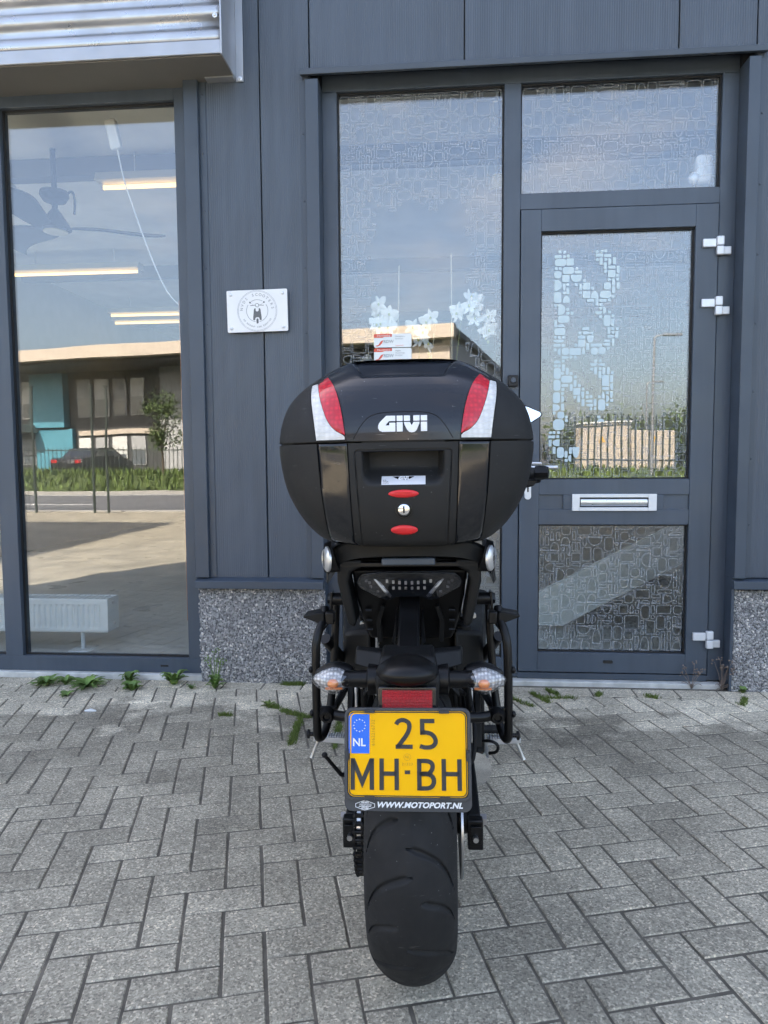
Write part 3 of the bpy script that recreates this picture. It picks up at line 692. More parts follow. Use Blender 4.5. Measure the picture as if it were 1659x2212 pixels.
# power box and cord on the window head
pb = empty('cable_box', (-1.705, 3.66, 2.865)); tag(pb, 'white junction box with a thin white cord hanging in left window', 'cable box')
pbx = MB().box(-.028, .028, -.02, .02, -.15, 0).build('box', 'white_plastic', pb, .006); pbx.rotation_euler = (0, R(-12), 0)
MB().tube(smoothpts([(.032, 0, -.145), (.06, 0, -.3), (.12, .02, -.5), (.19, .02, -.70), (.26, .02, -.86), (.32, .02, -.93), (.42, 0, -.99)], 2), .0035, 6).build('cord', 'white_plastic', pb)
tag(bx('window_pole', 'lamp_body', (-1.372, -1.362, 3.66, 3.675, .26, 1.95), bev=.001), 'thin orange-brown strip standing at the right edge of left window', 'strip')
MT['copper'] = mat('copper', (.42, .20, .10), .5); bpy.data.objects['window_pole'].data.materials[0] = MT['copper']
# stair in the hall
se = empty('staircase', (.6, 4.55, .022)); tag(se, 'white stair stringer rising to the right behind lower door pane', 'staircase')
mat('stair_white', (.66, .70, .67), .6, var=.04)
MB().prism([(0, .03), (0, .245), (2.6, 1.62), (2.6, 1.38), (.16, .03)], lambda a, b, w: (a, w, b), 0, .03).build('stringer', 'stair_white', se, .002)
for k in range(8): bx('tread', 'beam', (.2 + k * .32, .5 + k * .32, .031, .9, .12 + k * .17, .155 + k * .17), se, .004)
# window shelf with orchids
tag(bx('window_shelf', 'white_plastic', (-.50, .27, 3.66, 3.98, 1.22, 1.245), bev=.004), 'narrow white shelf inside the sidelight, hidden behind the top case', 'shelf')
mat('petal', (.82, .84, .80), .6, island=.1); mat('stem', (.20, .24, .10), .6, var=.1); mat('bud', (.48, .52, .20), .5); mat('pot', (.7, .7, .68), .3); mat('stick', (.55, .50, .38), .7); mat('leaf', (.05, .10, .03), .4)
def orchid(x, y, h, arch, n, label, sticks):
    e = empty('orchid', (x, y, 1.245)); tag(e, label, 'orchid', 'orchids behind the sidelight')
    MB().lathe([(.0, 0), (.05, 0), (.062, .11), (.066, .115), (.058, .115), (.05, .02), (0, .02)], (0, 0, 0), (0, 0, 1), 20).build('pot', 'pot', e)
    MB().ell((0, 0, .10), (.056, .056, .012), 14, 6).build('bark', 'soil', e)
    for k in range(5):
        a = k * 1.3 + x * 9; lf = MB()
        lf.grid(lambda u, v: (math.cos(a) * u * .2 - math.sin(a) * (v - .5) * .07 * math.sin(math.pi * min(1, u * .9 + .1)), math.sin(a) * u * .14 + math.cos(a) * (v - .5) * .07 * math.sin(math.pi * min(1, u * .9 + .1)), .11 + .10 * u - .16 * u * u + .02 * abs(v - .5)), 8, 4)
        lf.build('leaf', 'leaf', e, solid=.002)
    for sx, sh in sticks: MB().cyl((sx * .4, .0, .08), (sx, 0, sh), .0033, n=6).build('support_stick', 'stick', e)
    P = smoothpts([(0, 0, .1), (arch * .1, 0, h * .6), (arch * .35, -.01, h), (arch * .7, -.03, h * 1.0), (arch, -.05, h * .78)], 3)
    MB().tube(P, .003, 6).build('stem', 'stem', e)
    rnd = random.Random(int(x * 999))
    for k in range(n):
        t = .5 + .5 * k / n; c = P[min(len(P) - 1, int(t * len(P)))] + Vector((rnd.uniform(-.045, .045), rnd.uniform(-.06, -.01), rnd.uniform(-.05, .03)))
        M = Euler((R(rnd.uniform(60, 110)), R(rnd.uniform(-25, 25)), R(rnd.uniform(-50, 50)))).to_matrix(); fl = MB()
        for q in range(5):
            a = R(90 + 72 * q); big = q in (1, 4); l, w = (.047, .041) if big else (.043, .023)
            V = []
            for s in range(5):
                for t2 in range(4):
                    u = s / 4; v = t2 / 3 - .5; r = .004 + l * u; ww = w * math.sin(math.pi * (u * .85 + .1)) * v
                    V.append(c + M @ Vector((math.cos(a) * r - math.sin(a) * ww, math.sin(a) * r + math.cos(a) * ww, .006 * u * u - .01 * abs(v) * u)))
            fl.add(V, [(s * 4 + t2, s * 4 + t2 + 1, s * 4 + t2 + 5, s * 4 + t2 + 4) for s in range(4) for t2 in range(3)])
        f_ = fl.build('flower', 'petal', e, ang=80); MB().ell(c + M @ Vector((0, 0, .008)), (.006, .006, .008), 8, 6).build('lip', 'bud', f_)
    for k in range(3): MB().ell(P[-1] + Vector((rnd.uniform(-.02, .02), -.01, -.02 - .022 * k)), (.008, .008, .011), 8, 6).build('bud', 'bud', e)
orchid(-.26, 3.78, .66, -.08, 9, 'white orchid with two stakes, leftmost behind the sidelight glass', [(.03, .88), (-.02, .66), ])
orchid(-.14, 3.86, .60, .06, 6, 'small white orchid between the two larger orchids', [(.10, .62)])
orchid(.05, 3.76, .68, .16, 11, 'largest arching white orchid with a tall stake, right of sidelight', [(-.01, .93)])
orchid(-.40, 3.84, .40, .05, 4, 'faint low orchid at the left edge of the sidelight', [(.0, .45)])
pl = empty('pendant_lamp', (.33, 4.4, 3.44)); tag(pl, 'small pale pendant lamp inside, top right of the sidelight', 'lamp')
MB().cyl((0, 0, -.63), (0, 0, 0), .004, n=6).build('cord', 'dark_plastic', pl); MB().lathe([(.02, -.63), (.05, -.65), (.062, -.73), (.055, -.74)], (0, 0, 0), (0, 0, 1), 18, cap=False).build('lamp_shade', 'white_plastic', pl, solid=.002)
sc_ = empty('motion_sensor', (1.262, 3.66, 2.52)); tag(sc_, 'white alarm sensor in the lower right corner of transom window', 'sensor')
MB().box(-.05, .03, -.03, .03, -.09, .05).build('body', 'white_plastic', sc_, .02, seg=3); MB().ell((-.055, -.01, -.06), (.03, .025, .03), 12, 8).build('lens', 'alu_white', sc_)
# window stickers
mat('sticker_white', (.78, .82, .82), .4); mat('sticker_red', (.70, .10, .06), .45)
SY = EY + .026
def sticker(z0, z1, lines, label):
    x0, x1 = -.343, -.157; e = empty('window_sticker', (x0, SY, z0)); tag(e, label, 'sticker', 'approval stickers on the sidelight'); h = z1 - z0; w = x1 - x0
    T = lambda a, b: (a, -.0011, b)
    MB().prism(rrect(0, w, 0, h, .006, 3), lambda a, b, d: (a, -d, b), 0, .0006).build('sheet', 'sticker_white', e, smooth=False)
    MB().prism([(0, h * .72), (w * .24, h * .72), (w * .26, h * .78), (w * .48, h * .78), (w * .48, h), (.004, h), (0, h - .004)], lambda a, b, d: (a, -d, b), .0007, .0010).build('header', 'sticker_red', e, smooth=False)
    put_text(MB(), 'Erkend bedrijf', .0115, lambda a, b: (a + w * .26, -.0013, b + h * .87)).build('lettering', 'sticker_white', e, smooth=False)
    put_text(MB(), 'RDW', .021, lambda a, b: (a + w * .39, -.0013, b + h * .42), offset=.0003).build('lettering', 'ink_soft', e, smooth=False)
    for k, t in enumerate(lines):
        v, f = text_mesh(t, .0105); mn = min(a for a, b in v); MB().add([(a - mn + w * .57, -.0013, b + h * (.80 - .17 * k)) for a, b in v], f).build('lettering', 'ink_soft', e, smooth=False)
    put_text(MB(), 'www.rdw.nl', .008, lambda a, b: (a + w * .68, -.0013, b + h * .13)).build('lettering', 'sticker_red', e, smooth=False)
    MB().prism([(.006, .008), (.022, .012), (.034, .03), (.048, .036), (.04, .02), (.03, .01), (.016, .005)], lambda a, b, d: (a, -d, b), .0007, .0010).build('emblem', 'sticker_red', e, smooth=False)
sticker(1.672, 1.738, ['Handelaars-', 'kenteken'], 'upper red and white approval sticker on the sidelight glass'); sticker(1.604, 1.668, ['Afgifte', 'vrijwarings-', 'bewijzen'], 'lower red and white approval sticker just above the top case')

# ---- enamel plaque on the cladding
pe = empty('wall_plaque', (-.896, 3.43, 1.839), (0, R(-.8), 0)); tag(pe, 'white rectangular plaque with a round scooter emblem screwed to the cladding', 'sign')
MB().prism(rrect(-.149, .149, -.1, .1, .006, 3), lambda a, b, d: (a, -d, b), -.004, 0).build('plate', 'plaque', pe, .001)
for x in (-.128, .126):
    for z in (-.08, .08):
        MB().cyl((x, .004, z), (x, .022, z), .006, n=10).build('spacer', 'alu', pe); MB().ell((x, -.0005, z), (.0082, .006, .0082), 14, 8).build('screw_cap', 'alu_white', pe)
Q = lambda a, b, d: (a, -.0004 - d, b)
ring = MB()
for r in (.097, .0925): ribbon(arc(0, 0, r, 0, 360, 72)[:-1], .0011, Q, 0, .0003, ring, True)
for a0, a1 in ((60, 122), (146, 259), (281, 394)): ribbon(arc(0, .0, .0525, a0, a1, 30), .0024, Q, 0, .0003, ring)
ring.build('emblem_ring', 'ink_soft', pe, smooth=False)
em = MB()
for sx in (-1, 1):
    em.prism(arc(sx * .034, .040, .0043, 0, 360, 12)[:-1], Q, 0, .0003)
    ribbon([(sx * .034, .040), (sx * .017, .0275)], .0007, Q, 0, .0003, em); ribbon([(sx * .010, .0272), (sx * .033, .0252)], .0028, Q, 0, .0003, em)
ribbon(arc(0, .0265, .0085, 0, 360, 28)[:-1], .0022, Q, 0, .0003, em, True)
sh = [(.0075, .012), (.0145, .011), (.0165, .004), (.0205, -.028), (.021, -.043), (.0165, -.045), (.0115, -.043), (.0095, -.034), (.005, -.0305)]
em.prism(sh + [(-a, b) for a, b in reversed(sh)] + [(-.0075, .002), (-.004, -.003), (.004, -.003), (.0075, .002)], Q, 0, .0003)
em.prism(rrect(-.0052, .0052, -.0605, -.0365, .005, 5), Q, 0, .0003)
em.build('scooter_emblem', 'ink', pe, smooth=False)
def arc_text(txt, size, r, a0, a1, mat_, top=True):
    mb = MB(); n = len(txt)
    for k, ch in enumerate(txt):
        if ch == ' ': continue
        a = R(a0 + (a1 - a0) * k / (n - 1)); v, f = text_mesh(ch, size, offset=.00025); rot = a - math.pi / 2 if top else a + math.pi / 2
        c_, s_ = math.cos(rot), math.sin(rot); mb.add([(r * math.cos(a) + x * c_ - y * s_, -.0008, r * math.sin(a) + x * s_ + y * c_) for x, y in v], f)
    mb.build('lettering', mat_, pe, smooth=False)
arc_text('NVDS SCOOTERS', .0185, .0765, 173, 9, 'ink_soft'); arc_text('DE KRACHT VAN SERVICE', .0105, .077, 212, 328, 'ink_soft', False)

# ---- weeds along the wall
mat('weed', (.14, .23, .055), .6, island=.35, var=.2, vs=30); mat('moss', (.13, .18, .04), .9, island=.3); mat('dry_weed', (.22, .17, .14), .8, island=.3)
def weed(x, y, n, h, spread, label, m='weed', wid=.011, flowers=0, group='weeds along the wall'):
    mb = MB(); rnd = random.Random(int((x + 9) * 1e4))
    for k in range(n):
        a = rnd.random() * 6.283; L = spread * rnd.uniform(.55, 1.1); H = h * rnd.uniform(.4, 1.1); w = wid * rnd.uniform(.6, 1.2); d = Vector((math.cos(a), math.sin(a), 0)); s = Vector((-d.y, d.x, 0)); V = []
        for t in range(7):
            u = t / 6; c = Vector((x, y, -.004)) + d * L * u + Vector((0, 0, H * (1.7 * u - 1.15 * u * u))); ww = w * math.sin(math.pi * min(1, .12 + u * .88)) * (1 + .35 * (t % 2))
            V += [c - s * ww + Vector((0, 0, .003)), c, c + s * ww + Vector((0, 0, .003))]
        mb.add(V, [(t * 3 + q, t * 3 + q + 1, t * 3 + q + 4, t * 3 + q + 3) for t in range(6) for q in range(2)])
    for k in range(flowers):
        p = Vector((x + rnd.uniform(-.05, .05), y + rnd.uniform(-.03, .02), h + rnd.uniform(.02, .10))); mb.tube([(x, y, 0), (x * .5 + p.x * .5, y, p.z * .6), p], .0012, 5)
        for q in range(5): mb.ell(p + Vector((rnd.uniform(-.012, .012), rnd.uniform(-.01, .01), rnd.uniform(-.01, .012))), (.004, .004, .004), 6, 4)
    mb.fixn = False; tag(mb.build('weed', m, ang=60), label, 'weed', group)
weed(-1.985, 3.34, 36, .06, .085, 'ferny weed growing by the left window, leftmost of the row'); weed(-1.90, 3.36, 26, .07, .06, 'thin weed just right of the leftmost weed')
weed(-1.765, 3.33, 52, .062, .105, 'widest low rosette weed under the left window', wid=.008); weed(-1.585, 3.40, 20, .09, .05, 'small upright weed against the white sill stone', wid=.013)
weed(-1.80, 3.19, 9, .03, .05, 'tiny weed in a joint below the wide rosette'); weed(-1.52, 3.29, 20, .065, .055, 'small weed in a joint nearer the kerb of pale stones', wid=.013)
weed(-1.345, 3.385, 20, .105, .075, 'broad-leaved weed with upright leaves at the window corner', wid=.015); weed(-1.235, 3.33, 7, .04, .03, 'little sprig between the broad-leaved weed and flowering weed')
weed(-1.12, 3.34, 26, .10, .05, 'flowering weed with tiny pale heads by the pebble plinth', flowers=9)
weed(-.79, 3.10, 20, .035, .05, 'short tuft in the joints left of the motorcycle', m='moss', wid=.005)
weed(1.335, 3.47, 10, .06, .06, 'dry brown weed at the foot of the door frame', m='dry_weed', wid=.003, flowers=10); weed(1.42, 3.44, 8, .05, .04, 'green sprig at the corner of the right plinth')
weed(1.20, 3.485, 6, .05, .05, 'dry wispy weed on the white door sill', m='dry_weed', wid=.003, flowers=6)
ms = MB()
def moss(a, b, n, w=.012):
    for k in range(n):
        t = random.random(); p = (a[0] + (b[0] - a[0]) * t + random.gauss(0, w), a[1] + (b[1] - a[1]) * t + random.gauss(0, w)); L = random.uniform(.008, .022); an = random.random() * 6.3
        dx, dy = math.cos(an) * .003, math.sin(an) * .003
        ms.add([(p[0] - dx, p[1] - dy, -.004), (p[0] + dx, p[1] + dy, -.004), (p[0] + random.gauss(0, .008), p[1] + random.gauss(0, .008), L)], [(0, 1, 2)])
for a, b, n in (((-.72, 3.05), (-.60, 2.98), 420), ((-.62, 2.98), (-.60, 2.68), 700), ((-.60, 2.98), (-.42, 3.02), 300), ((-.45, 3.0), (-.42, 2.66), 420), ((-.79, 3.10), (-.74, 3.08), 260), ((-.98, 2.98), (-.93, 2.98), 120),
                ((.42, 3.36), (.48, 3.24), 320), ((.50, 3.42), (.54, 3.35), 180), ((.48, 3.30), (.62, 3.31), 140), ((.30, 3.30), (.40, 3.18), 200), ((.72, 3.34), (.74, 3.38), 110), ((.95, 3.36), (1.0, 3.33), 110), ((-.80, 3.42), (-.70, 3.425), 420), ((1.40, 3.36), (1.34, 3.25), 160)):
    moss(a, b, n, .007)
ms.fixn = False; tag(ms.build('joint_moss', 'moss', smooth=False, kind='stuff'), 'green moss and grass growing in the paving joints', 'moss')
lt = MB(); lt.tube([(-1.60, 2.98, .006), (-1.575, 2.985, .007), (-1.55, 2.985, .005)], [.004, .009, .004], 8); tag(lt.build('paper_scrap', 'white_plastic'), 'small crumpled white scrap on the paving at left', 'litter')

# ================================================================== ACROSS THE STREET (seen mirrored in the glass)
mat('beige', (.52, .45, .38), .75, var=.05); mat('grey_render', (.36, .37, .38), .8, var=.08); mat('dark_clad', (.05, .052, .055), .6); mat('blue_panel', (.07, .27, .36), .5, var=.1); mat('pale_blind', (.62, .63, .62), .7); mat('far_glass', (.10, .12, .14), .1, spec=.8); mat('fence_green', (.03, .045, .04), .5); mat('steel', (.30, .31, .32), .45, .6)
OB = empty('office_building', (.5, -27.1, 0), (0, 0, R(12.4))); tag(OB, 'beige-fasciaed office building across the street, mirrored in the windows', 'building')
def ob(n, m, b, p=OB, bev=.01): return bx(n, m, b, p, bev)
ob('fascia', 'beige', (-34, 0, -.6, 0, 6.85, 7.5)); ob('roof', 'dark_clad', (-34, -.02, -30, -.6, 7.1, 7.4)); ob('soffit', 'dark_clad', (-33.9, -.7, -4, -.6, 6.7, 6.86))
ob('wall', 'dark_clad', (-34, -.75, -4.4, -4.0, .3, 6.85)); ob('side_wall', 'grey_render', (-.75, -.3, -30, -1.2, .3, 7.1)); ob('corner_pier', 'beige', (-2.6, -.31, -1.2, -.62, .3, 6.85))
for x0, x1 in ((-18.6, -15.8), (-9.5, -7.0)): ob('render_pier', 'grey_render', (x0, x1, -4.0, -3.6, .3, 6.85))
bl = ob('blue_panel', 'blue_panel', (-28.2, -25.6, -4.0, -3.5, 3.3, 6.6)); ob('blue_lower', 'blue_panel', (-28.0, -25.2, -4.0, -3.7, .3, 3.2))
ob('balcony', 'beige', (-31.5, -27.8, -4, -2.2, 3.0, 3.5))
for i, x in enumerate((-31.4, -30.2, -29.2, -24.9, -23.6, -22.3, -21.0, -14.9, -13.6, -12.3, -11.0, -6.3, -5.0, -3.8)):
    for z0, z1 in ((.9, 2.6), (3.9, 6.2)):
        w = ob('window', 'pale_blind' if (i + int(z0)) % 2 else 'grey_render', (x, x + 1.0, -3.99, -3.93, z0, z1)); ob('window_pane', 'far_glass', (x + .06, x + .94, -3.93, -3.91, z0 + .06, (z0 + z1) / 2 - .1 * (i % 3)), w)
ob('band', 'beige', (-24.8, -18.7, -4, -3.8, 2.75, 3.05)); ob('band', 'beige', (-15.7, -3, -4, -3.8, 2.75, 3.05))
for i in range(9): ob('side_window', 'far_glass', (-.3, -.27, -28 + i * 3, -26.2 + i * 3, 3.9, 6.0)); ob('side_window', 'far_glass', (-.3, -.27, -28 + i * 3, -26.2 + i * 3, .9, 2.6))
# tree, with a crown of separate leaves
mat('bark', (.09, .07, .05), .9, var=.2, vs=8); mat('tree_leaf', (.07, .11, .03), .7, island=.45)
def tree(x, y, z, th, rx, rz, n, ls, label, seed):
    e = empty('tree', (x, y, z)); tag(e, label, 'tree', 'trees across the street'); rnd = random.Random(seed)
    tr = MB().tube([(0, 0, 0), (.03, 0, th * .5), (0, .02, th), (.05, 0, th + rz)], [.07, .055, .045, .015], 8)
    lv = MB(); cl = []
    for k in range(16):
        p = Vector((rnd.gauss(0, .45) * rx, rnd.gauss(0, .45) * rx, th + rz * (.15 + 1.6 * rnd.random()))); cl.append((p, rnd.uniform(.25, .5) * rx)); tr.tube([(0, 0, th * .9 + .3 * rnd.random()), tuple(p)], [.02, .006], 5)
    for k in range(n):
        c, r = rnd.choice(cl); p = c + Vector((rnd.gauss(0, .6), rnd.gauss(0, .6), rnd.gauss(0, .6))) * r; a, b = Vector((rnd.gauss(0, 1), rnd.gauss(0, 1), rnd.gauss(0, 1))).normalized() * ls, Vector((rnd.gauss(0, 1), rnd.gauss(0, 1), rnd.gauss(0, 1))).normalized() * ls * .6
        lv.add([p - a, p + b, p + a, p - b], [(0, 1, 2, 3)])
    tr.build('trunk', 'bark', e); lv.fixn = False; lv.build('crown', 'tree_leaf', e, smooth=False)
tree(-11.2, -20.6, .5, 1.1, .75, 1.1, 1500, .07, 'young street tree on the verge, mirrored in the left window', 1)
tree(-21.5, -22, .5, 1.3, .9, 1.2, 1200, .08, 'young street tree at the far left of the verge', 2)
for k, (x, y, s) in enumerate(((17, -50, 4.2), (22, -46, 4.6), (26.5, -49, 4.4), (12.5, -56, 4.0), (33, -46, 5.2))):
    tree(x, y, 0, .5, s * .8, s * .42, 6500, .17, ['round hedge tree behind the kiosk, left of the lamps', 'dense dark tree behind the street lamps', 'tall dark tree at the right edge of door glass', 'distant tree beside the office building', 'last broad tree at far right of the street'][k], 10 + k)
# palisade fence on the verge, utility kiosk behind it, street lamps
fe2 = empty('palisade_fence', (4.2, -20.4, .55)); tag(fe2, 'dark palisade fence on the verge, mirrored in the door glass', 'fence')
for z in (.45, 1.75): bx('rail', 'fence_green', (0, 13.5, -.05, -.01, z, z + .06), fe2, .004)
pm_ = MB().prism([(-.035, 0), (-.035, 2.1), (0, 2.2), (.035, 2.1), (.035, 0)], lambda a, b, w: (a, w, b), 0, .012).mesh('pale', 'fence_green', smooth=False)
for k in range(54): o = bpy.data.objects.new('pale', pm_); col.objects.link(o); o.parent = fe2; o.location = (k * .25, 0, 0)
fe3 = empty('bar_fence', (-30, -24.9, .55)); tag(fe3, 'black bar fence in front of the office building', 'fence')
for z in (.15, 1.05): bx('rail', 'fence_green', (0, 33, -.02, .02, z, z + .05), fe3)
bm_ = MB().box(-.012, .012, -.012, .012, 0, 1.2).mesh('bar', 'fence_green', smooth=False)
for k in range(165): o = bpy.data.objects.new('bar', bm_); col.objects.link(o); o.parent = fe3; o.location = (k * .2, 0, 0)
uk = empty('utility_kiosk', (6.0, -24.6, .5)); tag(uk, 'beige utility kiosk with warning triangles behind the palisade fence', 'kiosk')
bx('cabinet', 'beige', (0, 2.1, -1.8, 0, 0, 2.12), uk, .03); bx('cabinet', 'beige', (2.16, 4.0, -1.8, -.1, 0, 1.8), uk, .03); bx('lid', 'pale_blind', (-.06, 2.16, -1.9, .06, 2.12, 2.2), uk, .02)
mat('warning', (.75, .42, .05), .5)
for x in (.9, 3.1): MB().prism([(-.16, 0), (.16, 0), (0, .28)], lambda a, b, w: (x + a, .012 - w if x < 2 else -.088 - w, 1.3 + b), 0, .01).build('warning_triangle', 'warning', uk)
for x in (.7, 1.4, 2.75, 3.4): bx('door_joint', 'grey_render', (x - .012, x + .012, .004 if x < 2.1 else -.096, .008 if x < 2.1 else -.092, .1, 1.7), uk)
for k, (x, y) in enumerate(((7.56, -19.5), (11.9, -36), (16.3, -53), (20.4, -69))):
    e = empty('street_lamp', (x, y, .4)); tag(e, ['nearest tall street lamp mirrored in the door glass', 'second street lamp along the road', 'third street lamp along the road', 'farthest street lamp along the road'][k], 'street lamp', 'street lamps along the road')
    MB().tube([(0, 0, 0), (0, 0, 1.2), (0, 0, 5.0)], [.07, .055, .04], 10).build('post', 'steel', e); MB().tube([(0, 0, 4.95), (.06, .0, 5.06), (.35, 0, 5.1)], .03, 8).build('arm', 'steel', e); bx('lamp_head', 'steel', (.3, .95, -.1, .1, 5.06, 5.14), e, .02)
# open gate posts and mesh panel at the kerb
for x, lab in ((-7.52, 'dark gate post at the roadside, left of a pair'), (-7.2, 'dark gate post at the roadside, right of a pair'), (-8.85, 'lone dark fence post at the roadside')):
    e = empty('gate_post', (x, -7.7, 0)); tag(e, lab, 'post', 'posts at the roadside'); bx('post', 'fence_green', (-.022, .022, -.022, .022, 0, 2.7), e, .006); bx('cap', 'fence_green', (-.034, .034, -.034, .034, 2.7, 2.73), e)
mf = empty('mesh_fence', (-13, -7.7, 0)); tag(mf, 'dark wire mesh fence panel left of the roadside gate posts', 'fence')
for k in range(14): MB().cyl((0, 0, .1 + k * .14), (4.1, 0, .1 + k * .14), .006, n=5).build('wire', 'fence_green', mf)
for k in range(26): MB().cyl((k * .16, .01, .05), (k * .16, .01, 2.0), .004, n=5).build('wire', 'fence_green', mf)
ce = empty('parked_car', (-17.4, -27.2, .3), (0, 0, R(-82))); tag(ce, 'dark car parked in front of the office building, mirrored in left window', 'car')
mat('car_paint', (.03, .032, .04), .2, coat=.8); mat('tail_red', (.6, .02, .03), .3)
sp_ = [(-2.1, .35), (-2.15, .75), (-2.05, .95), (-1.3, 1.02), (-.75, 1.45), (.6, 1.48), (1.3, 1.05), (2.05, .85), (2.15, .5), (2.05, .3)]
MB().prism(sp_, lambda a, b, w: (a, w * (1 - .12 * max(0, b - 1)), b), -.85, .85).build('body', 'car_paint', ce, .06, seg=3)
MB().prism([(-1.12, 1.04), (-.7, 1.38), (.55, 1.4), (1.1, 1.06)], lambda a, b, w: (a, w * (1 - .1 * max(0, b - 1)), b), -.852, .852).build('side_glass', 'far_glass', ce, .01)
for x in (-1.35, 1.35):
    for y in (-.82, .82): wh = MB().lathe([(.2, -.1), (.3, -.1), (.32, -.05), (.32, .05), (.3, .1), (.2, .1)], (x, y, .32), (0, 1, 0), 20).build('wheel', 'dark_plastic', ce); MB().lathe([(0, -.09), (.2, -.1), (.2, .1), (0, .09)], (x, y, .32), (0, 1, 0), 16).build('rim', 'alu', wh)
for y in (-.62, .62): bx('tail_light', 'tail_red', (-2.17, -2.08, y - .16, y + .16, .72, .88), ce, .02)
# ================================================================== MOTORCYCLE
mat('matt_black', (.006, .0063, .0067), .52, spec=.27, var=.15, vs=9, rv=.08, bump=.12, bs=900)
mat('satin_black', (.0045, .0045, .005), .36, spec=.30, var=.15, vs=9, rv=.08)
mat('gloss_black', (.008, .009, .011), .12, dust=.4, coat=.3, rv=.05, var=.1)
mat('grain_black', (.013, .0132, .0135), .56, dust=.35, spec=.34, bump=.35, bs=1300, var=.1, vs=8, rv=.06)
mat('lid_black', (.012, .014, .019), .19, dust=.8, rv=.09, var=.15, vs=7, bump=.03, bs=800)
mat('rubber', (.012, .0122, .013), .68, dust=.45, spec=.35, var=.25, vs=14, bump=.25, bs=700, rv=.08)
mat('dark_hollow', (.004, .004, .005), .8)
mat('chrome', (.80, .80, .80), .12, 1, rv=.04); mat('silver', (.66, .67, .68), .30, .75, var=.05); mat('brushed', (.52, .52, .53), .3, 1)
mat('plate_yellow', (.92, .48, .002), .42, var=.03, vs=14, spec=.2); mat('plate_black', (.022, .024, .028), .5); mat('eu_blue', (.0, .14, .70), .4); mat('white_print', (.80, .82, .84), .5); mat('faint_print', (.52, .26, .01), .5)
mat('holder_grey', (.040, .043, .048), .5, bump=.1, bs=900); mat('case_white', (.78, .79, .81), .35)
mat('red_button', (.72, .03, .035), .32, rv=.05); mat('label_grey', (.62, .64, .68), .4); mat('amber', (.80, .24, .06), .3); mat('reservoir', (.66, .66, .56), .4)
mat('tank_grey', (.30, .31, .33), .25, .5, coat=.5)
glass_mat('lens', .10, (.93, .93, .94)); glass_mat('smoke_lens', .06, (.50, .50, .52)); glass_mat('screen', .08, (.55, .55, .56))
def hexmat(name, c, scale, strength, rough, hi=1.5, lo=.45):
    m = mat(name, c, rough, coat=(0 if 'prism' in name else .4)); n = m.node_tree; L = n.links; b = n.nodes['Principled BSDF']; t = n.nodes.new('ShaderNodeTexCoord')
    v = n.nodes.new('ShaderNodeTexVoronoi'); v.inputs['Scale'].default_value = scale; v.inputs['Randomness'].default_value = .25; bu = n.nodes.new('ShaderNodeBump'); bu.inputs['Strength'].default_value = strength; bu.inputs['Distance'].default_value = .002
    L.new(t.outputs['Object'], v.inputs['Vector']); L.new(v.outputs['Distance'], bu.inputs['Height']); L.new(bu.outputs[0], b.inputs['Normal'])
    r = n.nodes.new('ShaderNodeMapRange'); r.inputs['From Max'].default_value = .6; r.inputs['To Min'].default_value = hi; r.inputs['To Max'].default_value = lo; s = n.nodes.new('ShaderNodeVectorMath'); s.operation = 'SCALE'; s.inputs[0].default_value = c
    L.new(v.outputs['Distance'], r.inputs['Value']); L.new(r.outputs[0], s.inputs['Scale']); L.new(s.outputs[0], b.inputs['Base Color'])
hexmat('red_reflex', (.62, .012, .03), 110, .25, .22, 1.2, .75); hexmat('red_prism', (.50, .004, .012), 380, 1.0, .3)
hexmat('clear_reflex', (.70, .70, .69), 90, .25, .25, 1.12, .86); hexmat('bowl_facets', (.62, .62, .62), 150, .8, .22)

BY, BX = 1.54, -.0645
BR = (0, R(-.6), R(1.2))
K = empty('motorcycle', (BX, BY, 0), BR); tag(K, 'black motorcycle seen from behind with yellow number plate, parked at the entrance', 'motorcycle')
def kp(mb, n, m, p=K, **k): return mb.build(n, m, p, **k)
def kb(n, m, b, p=K, bev=.002, **k): return bx(n, m, b, p, bev, **k)

# ---- rear wheel: carved tyre, rim, sprocket, disc
TR = .315
PR = [(-.072, .218), (-.083, .221), (-.0895, .236), (-.0895, .250), (-.0845, .265), (-.0755, .279), (-.0635, .2915), (-.049, .3018), (-.033, .3093), (-.016, .3138), (0, .3155)]
PR = PR + [(-a, b) for a, b in PR[-2::-1]]
P2 = smoothpts([(a, b, 0) for a, b in PR], 1); sl_ = [0]
for a, b in zip(P2, P2[1:]): sl_.append(sl_[-1] + (b - a).length)
NS, NT = 96, 640
def prof_at(t):
    d = t * sl_[-1]
    for i in range(len(sl_) - 1):
        if sl_[i + 1] >= d: q = (d - sl_[i]) / max(1e-9, sl_[i + 1] - sl_[i]); return P2[i].lerp(P2[i + 1], q)
    return P2[-1]
PS = [prof_at(j / NS) for j in range(NS + 1)]; SS = [(j / NS - .5) * sl_[-1] for j in range(NS + 1)]
PITCH = 2 * math.pi * TR / 20
def gdist(s, t):                          # distance to the nearest groove centre line; s across, t down the rear
    best = 9
    for side, ph in ((1, 0.), (-1, .5)):
        q = s * side
        if q < -.012 or q > .104: continue
        for alt, (s0, slope) in enumerate(((-.004, 1.0), (.022, .72))):
            if q < s0: continue
            u = (q - s0) / (.1 - s0); tt = (.050 * u ** 1.4 + .055 * u ** 5) * slope
            d = (t - tt - (ph + alt * 1.0) * PITCH + PITCH) % (2 * PITCH) - PITCH
            w = .0036 * min(1, u * 6 + .15) * (1 if u < .8 else max(0, (1 - u) / .2))
            if w > 0: best = min(best, abs(d) / 1.25 / (w + 1e-6))
    return best
ty = MB(); rings = []
